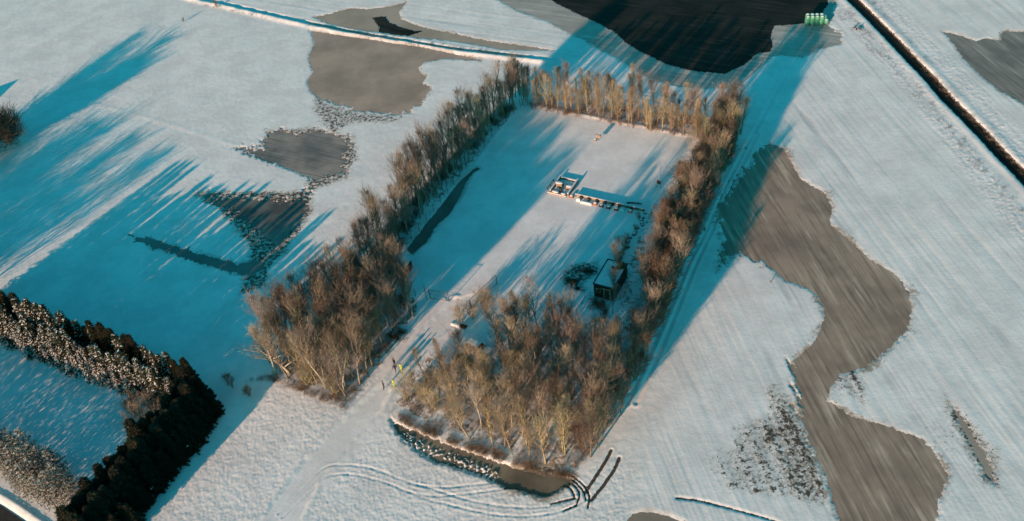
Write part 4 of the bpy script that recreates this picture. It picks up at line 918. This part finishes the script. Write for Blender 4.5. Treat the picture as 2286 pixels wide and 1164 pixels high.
# ------------------------------------------------------------------ vehicles
def car(px, rz, label, paint, snowy):
    p = g2(*px); r = empty('parked_car', (p[0], p[1], 0), rz); tag(r, label, 'car')
    L, W = 4.3, 1.75
    prof = [(-2.15,.35,.80,.92),(-2.05,.28,.95,.98),(-1.75,.25,1.42,.92),(-1.5,.25,1.50,.86),(-.6,.25,1.52,.84),(.35,.25,1.48,.84),(1.15,.25,1.0,.95),(1.6,.25,.92,.97),(2.0,.28,.80,.92),(2.15,.36,.62,.84)]
    b = MB(); n = len(prof)
    for x, z0, z1, ws in prof:
        belt = min(z1, .95)-.02; hw = W/2
        b.v += [(x,-hw*.92,z0),(x,-hw,z0+.18),(x,-hw,belt-.05),(x,-hw*(.97 if z1 < 1.05 else .93),belt),(x,-hw*(.9 if z1 < 1.05 else .70),z1-.03),(x,-hw*.45,z1),(x,hw*.45,z1),(x,hw*(.9 if z1 < 1.05 else .70),z1-.03),(x,hw*(.97 if z1 < 1.05 else .93),belt),(x,hw,belt-.05),(x,hw,z0+.18),(x,hw*.92,z0)]
    for i in range(n-1):
        for k in range(12): b.f.append((i*12+k, i*12+(k+1)%12, (i+1)*12+(k+1)%12, (i+1)*12+k)); b.m.append(0)
    b.f.append(tuple(range(12))[::-1]); b.m.append(0); b.f.append(tuple((n-1)*12+k for k in range(12))); b.m.append(0)
    b.build('body', MT[paint], r)
    hw = W/2
    def pane(name, q):
        m_ = MB(); v = [Vector(t) for t in q]; nn = (v[1]-v[0]).cross(v[3]-v[0]).normalized()*.012
        m_.quadbox([t-nn*.3 for t in v]+[t+nn for t in v]); m_.build(name, MT['glass'], r)
    for s_ in (-1, 1):
        y0_, y1_ = s_*(hw*.935+.012), s_*(hw*.715+.012)
        for xa, xb, xc, xd in ((.90,.02,.02,.35),(-.04,-.85,-.85,-.04),(-.91,-1.62,-1.52,-.91)):
            q = [(xa,y0_,.98),(xb,y0_,.98),(xc,y1_,1.42),(xd,y1_,1.42)]
            pane('side_window', q if s_ > 0 else q[::-1])
    pane('windscreen', [(1.12,-hw*.78,1.05),(1.12,hw*.78,1.05),(.42,hw*.62,1.46),(.42,-hw*.62,1.46)])
    pane('rear_window', [(-2.02,hw*.75,1.02),(-2.02,-hw*.75,1.02),(-1.79,-hw*.6,1.40),(-1.79,hw*.6,1.40)])
    for x in (-1.35, 1.35):
        for s_ in (-1, 1):
            wh = empty('wheel', (x, s_*(hw-.08), .31)); wh.parent = r
            a = MB(); ring = [(.19,-.1),(.30,-.1),(.315,-.05),(.315,.05),(.30,.1),(.19,.1)]
            for k in range(18):
                t = 2*math.pi*k/18
                for rr2, yy in ring: a.v.append((rr2*math.cos(t), yy, rr2*math.sin(t)))
            for k in range(18):
                for j in range(6): a.f.append((k*6+j, k*6+(j+1)%6, ((k+1)%18)*6+(j+1)%6, ((k+1)%18)*6+j)); a.m.append(0)
            a.build('tyre', MT['rubber'], wh); a = MB(); a.tube([(0,-.085,0),(0,.085,0)], .19, 12); a.build('rim', MT['steel'], wh)
    for s_ in (-1, 1):
        a = MB(); a.lump((2.06, s_*hw*.68, .62), .10, .17, .10, random.Random(1), 8, 0, 3); a.build('headlight', MT['lamp_lens'], r, True)
        a = MB(); a.box(-2.14,-2.06,s_*hw*.8-.09,s_*hw*.8+.09,.72,.9); a.build('tail_light', MT['lamp_red'], r)
        a = MB(); a.lump((.85, s_*(hw+.1), .95), .07, .11, .13, random.Random(1), 8, 0, 3); a.build('mirror', MT[paint], r, True)
    a = MB(); a.box(2.10,2.19,-.26,.26,.38,.49); a.build('number_plate', MT['white_paint'], r)
    if snowy:
        a = MB(); rs = random.Random(8); nx, ny = 14, 8
        for i in range(nx+1):
            for j in range(ny+1):
                x = -1.45+1.75*i/nx; y = -.55+1.1*j/ny; e_ = min(i, nx-i, j, ny-j); a.v.append((x, y, 1.50+(.045+.02*rs.random() if e_ > 0 else -.01)))
        for i in range(nx):
            for j in range(ny): k = i*(ny+1)+j; a.f.append((k, k+ny+1, k+ny+2, k+1)); a.m.append(0)
        a.build('roof_snow', MT['snow_cap'], r, True)
car((1068,783), math.radians(-43), 'silver hatchback with snow on its roof parked at the edge of the wood', 'car_silver', True)
car((1043,818), math.radians(-43), 'dark green car half hidden under the trees below the silver one', 'car_dark', False)

# ------------------------------------------------------------------ people
def person(px, face, label, top, legs, stride, hair='hair', arm=(.15, -.15), z=-.02, hood=False):
    p = g2(*px); r = empty('person', (p[0], p[1], z), face); tag(r, label, 'person')     # faces local +x
    s = stride
    J = {'pel':(0,0,.93,.15),'wst':(0,0,1.08,.14),'chs':(.01,0,1.30,.165),'nck':(0,0,1.47,.075),'hd0':(.01,0,1.56,.085),'hd1':(.015,0,1.66,.10),'hd2':(.01,0,1.74,.07)}
    E_ = [('pel','wst'),('wst','chs'),('chs','nck'),('nck','hd0'),('hd0','hd1'),('hd1','hd2')]
    for sd_, n_ in ((1,'l'),(-1,'r')):
        f = s*sd_; J['hp'+n_] = (0,.10*sd_,.88,.115); J['kn'+n_] = (f*.55+.06,.10*sd_,.50,.075); J['an'+n_] = (f*1.0-.02,.10*sd_,.10,.05); J['ft'+n_] = (f*1.0+.10,.11*sd_,.05,.045); J['to'+n_] = (f*1.0+.19,.12*sd_,.045,.035)
        E_ += [('pel','hp'+n_),('hp'+n_,'kn'+n_),('kn'+n_,'an'+n_),('an'+n_,'ft'+n_),('ft'+n_,'to'+n_)]
        a_ = arm[0] if sd_ > 0 else arm[1]
        J['sh'+n_] = (0,.19*sd_,1.41,.075); J['el'+n_] = (a_*.4-.03,.26*sd_,1.14,.055); J['wr'+n_] = (a_+.04,.26*sd_,.90,.036); J['pm'+n_] = (a_+.07,.255*sd_,.82,.038)
        E_ += [('chs','sh'+n_),('sh'+n_,'el'+n_),('el'+n_,'wr'+n_),('wr'+n_,'pm'+n_)]
    names = list(J); me = bpy.data.meshes.new('body_cage'); me.from_pydata([J[k][:3] for k in names], [(names.index(a), names.index(b)) for a, b in E_], [])
    o = bpy.data.objects.new('body_cage', me); col.objects.link(o); m = o.modifiers.new('s', 'SKIN')
    for i, k in enumerate(names): me.skin_vertices[0].data[i].radius = (J[k][3], J[k][3]); me.skin_vertices[0].data[i].use_root = (k == 'pel')
    ss = o.modifiers.new('u', 'SUBSURF'); ss.levels = 2; ss.render_levels = 2
    bpy.context.view_layer.update(); dg = bpy.context.evaluated_depsgraph_get(); bm_ = bpy.data.meshes.new_from_object(o.evaluated_get(dg)); bpy.data.objects.remove(o)
    a = MB(); a.v = [tuple(v.co) for v in bm_.vertices]; a.f = [tuple(q.vertices) for q in bm_.polygons]
    for q in bm_.polygons:
        z_ = q.center.z; hand = abs(q.center.y) > .2 and z_ < .90 and z_ > .6
        a.m.append(3 if z_ < .11 else (2 if (z_ > 1.50 or hand) else (1 if z_ < .95 and not abs(q.center.y) > .215 else 0)))
    for sd_, aa in ((1, arm[0]), (-1, arm[1])):
        a.cm = 2
        for k in range(4): x = aa+.045+.02*k; a.tube([(x, .255*sd_, .80), (x+.008, .250*sd_, .755), (x+.0, .235*sd_, .715-.006*(1-abs(k-1.4)))], [.0095, .009, .007], 5)
        a.tube([(aa+.09, .25*sd_, .85), (aa+.13, .24*sd_, .80), (aa+.135, .235*sd_, .77)], [.011, .01, .008], 5)
    a.tube([(.10, 0, 1.68), (.125, 0, 1.64), (.10, 0, 1.635)], [.008, .018, .01], 5)      # nose
    for sd_ in (-1, 1): a.tube([(.0, .095*sd_, 1.69), (-.01, .108*sd_, 1.66), (.0, .095*sd_, 1.63)], .014, 5)
    a.build('body', [MT[top], MT[legs], MT['skin'], MT['rubber']], r, True)
    h = MB(); rs = random.Random(3); h.lump((-.012, 0, 1.665), .118, .108, .115, rs, 12, .04, 4); h.build('hood' if hood else 'hair', MT[hair], r, True)
    c = MB(); c.tube([(0,0,.99),(0,0,1.0),(0,0,1.06)], [.178,.185,.175], 12, False); c.build('jacket_hem', MT[top], r, True)
    if top == 'hi_vis':
        for z_ in (1.12, 1.24): c = MB(); c.tube([(.01,0,z_),(.01,0,z_+.045)], .176, 14, False); c.build('reflective_band', MT['steel'], r, True)
fc = math.radians(232)
person((882,817), fc, 'person in black jacket and dark trousers at the back of the group on the path', 'cloth_black', 'cloth_navy', .12, arm=(.1, -.1))
person((884,830), fc+.3, 'person in dark jacket and grey trousers mid stride, left of the first hi-vis person', 'cloth_navy', 'cloth_grey', .26, arm=(-.15, .2))
person((858,868), fc-.2, 'person in brownish dark coat walking ahead on the left of the path', 'cloth_grey', 'cloth_black', .15, hair='cloth_black', hood=True)
person((897,829), fc, 'brown-haired person in yellow hi-vis suit walking behind at the wood edge', 'hi_vis', 'hi_vis', .14, arm=(.12, -.1))
person((881,866), fc, 'person in yellow hi-vis suit at the path edge ahead of the other', 'hi_vis', 'hi_vis', .12, hair='hi_vis', hood=True)

# ------------------------------------------------------------------ wrapped bales and the birds beside them
b0_ = g2(1797, 54); e1 = np.array([math.cos(math.radians(-14)), math.sin(math.radians(-14))]); e2 = np.array([-e1[1], e1[0]])
def bale(u, v, z, label, first=[None]):
    p = b0_+(e1*u+e2*v)*.74; z = z*.74
    if first[0] is None:
        e = empty('wrapped_bale', (0,0,0)); a = MB(); R_ = .62; n = 18; ring = [(.0,-.58),(R_*.86,-.60),(R_,-.50),(R_*1.01,-.2),(R_*.995,.0),(R_*1.01,.2),(R_,.50),(R_*.86,.60),(.0,.58)]
        for k in range(n):
            t = 2*math.pi*k/n
            for rr2, y in ring: a.v.append((rr2*math.cos(t)*(1+.015*math.sin(5*t)), rr2*math.sin(t), y))
        m_ = len(ring)
        for k in range(n):
            for j in range(m_-1): a.f.append((k*m_+j, k*m_+j+1, ((k+1)%n)*m_+j+1, ((k+1)%n)*m_+j)); a.m.append(0)
        a.build('bale', MT['wrap'], e, True)
        b = MB()
        for y in (-.35, 0, .35): b.tube([(math.cos(t_)*R_*1.0, math.sin(t_)*R_*1.0, y+.05*math.sin(t_)) for t_ in np.linspace(0, 6.28, 19)], .012, 3, False)
        b.build('wrap_seam', MT['wrap'], e); c = MB(); c.lump((0,0,.58), .5, .5, .10, random.Random(1), 9, .15, 2); c.build('snow_cap', MT['snow_cap'], e, True); first[0] = e
    else: e = copy_tree(first[0])
    e.location = (float(p[0]), float(p[1]), z); e.rotation_euler = (0, 0, math.radians(-14)+rr_.uniform(-.05, .05)); e.scale = (.74,)*3; tag(e, label, 'bale', 'green wrapped bales in the stack')
for v_, rn in ((0, 'front'), (1.27, 'rear')):
    for z_, ln in ((.6, 'bottom'), (1.81, 'top')):
        for i in range(4): bale(.6+1.27*i+(.06 if z_ > 1 else 0), v_, z_, f"green wrapped bale, {ordn(i+1)} from the left in the {ln} {rn} row of the stack")
bale(5.2, 1.0, 1.5, 'green wrapped bale leaning on the right end of the stack, upper one')
bale(5.75, .3, .56, 'green wrapped bale standing apart at the right end of the stack')
def crow(px, rz, label, first=[None]):
    p = g2(*px)
    if first[0] is None:
        e = empty('crow', (0,0,0)); a = MB(); a.tube([(-.34,0,.17),(-.2,0,.20),(-.08,0,.23),(.06,0,.25),(.15,0,.30),(.20,0,.36),(.25,0,.37),(.33,0,.35)], [.02,.05,.085,.09,.06,.05,.035,.006], 8)
        for s_ in (-1, 1): a.tube([(0,.04*s_,.2),(.01,.045*s_,.08),(.0,.045*s_,-.02)], [.03,.012,.01], 5); a.tube([(0,.045*s_,0),(.07,.05*s_,0)], .008, 3)
        a.build('body', MT['feather'], e, True)
        for s_ in (-1, 1): b = MB(); b.lump((-.05,.07*s_,.20), .2, .035, .08, random.Random(1), 8, .02, 3); b.build('wing', MT['feather'], e, True)
        first[0] = e
    else: e = copy_tree(first[0])
    e.location = (float(p[0]), float(p[1]), .02); e.rotation_euler = (0, 0, rz); e.scale = (1.3,)*3; tag(e, label, 'bird', 'black birds on the snow by the bales')
crow((1908,64), .3, 'black bird on the snow, leftmost of the four near the bales'); crow((1912,68), 1.2, 'black bird on the snow, second from the left of the four'); crow((1920,68), 2.6, 'black bird on the snow, lower right of the four'); crow((1921,63), .8, 'black bird on the snow, upper right of the four')

# barn beyond the left edge: only its shadow reaches the field
tip = g2(50, 172)-SD2*6.6/math.tan(SUN_EL)
r = empty('barn', (tip[0], tip[1], 0), SUN_AZ-.25); tag(r, 'brick barn with a pitched roof standing beyond the left edge of the field', 'barn')
a = MB(); a.box(-8, 0, -5, 5, -.2, 3.6); a.build('wall', MT['wall_brick'], r)
a = MB(); a.v += [(-8.3,-5.3,3.603),(.3,-5.3,3.603),(.3,5.3,3.603),(-8.3,5.3,3.603),(-8.3,0,6.4),(.3,0,6.4)]; a.f += [(0,3,2,1),(0,1,5,4),(3,4,5,2),(0,4,3),(1,2,5)]; a.m += [0]*5; a.build('roof', MT['snow_cap'], r)
a = MB(); a.box(.003,.06,-1.2,1.2,0,2.6); a.build('door', MT['wood_dark'], r)

# small tufts seen in the snow
for i, (x, y, s_, lab) in enumerate([(410,50,.25,'lone brown tuft at the end of a faint line across the far snowfield'), (485,18,.45,'small bush on the ridge at the top edge'), (1720,632,.10,'lone dry weed in the snow beside the flooded furrows'), (1572,518,.2,'small dark tussock in the shaded verge right of the tree belt')]):
    place_tree('thicket', *g2(x, y), s_*.6, lab, None, 'bush')
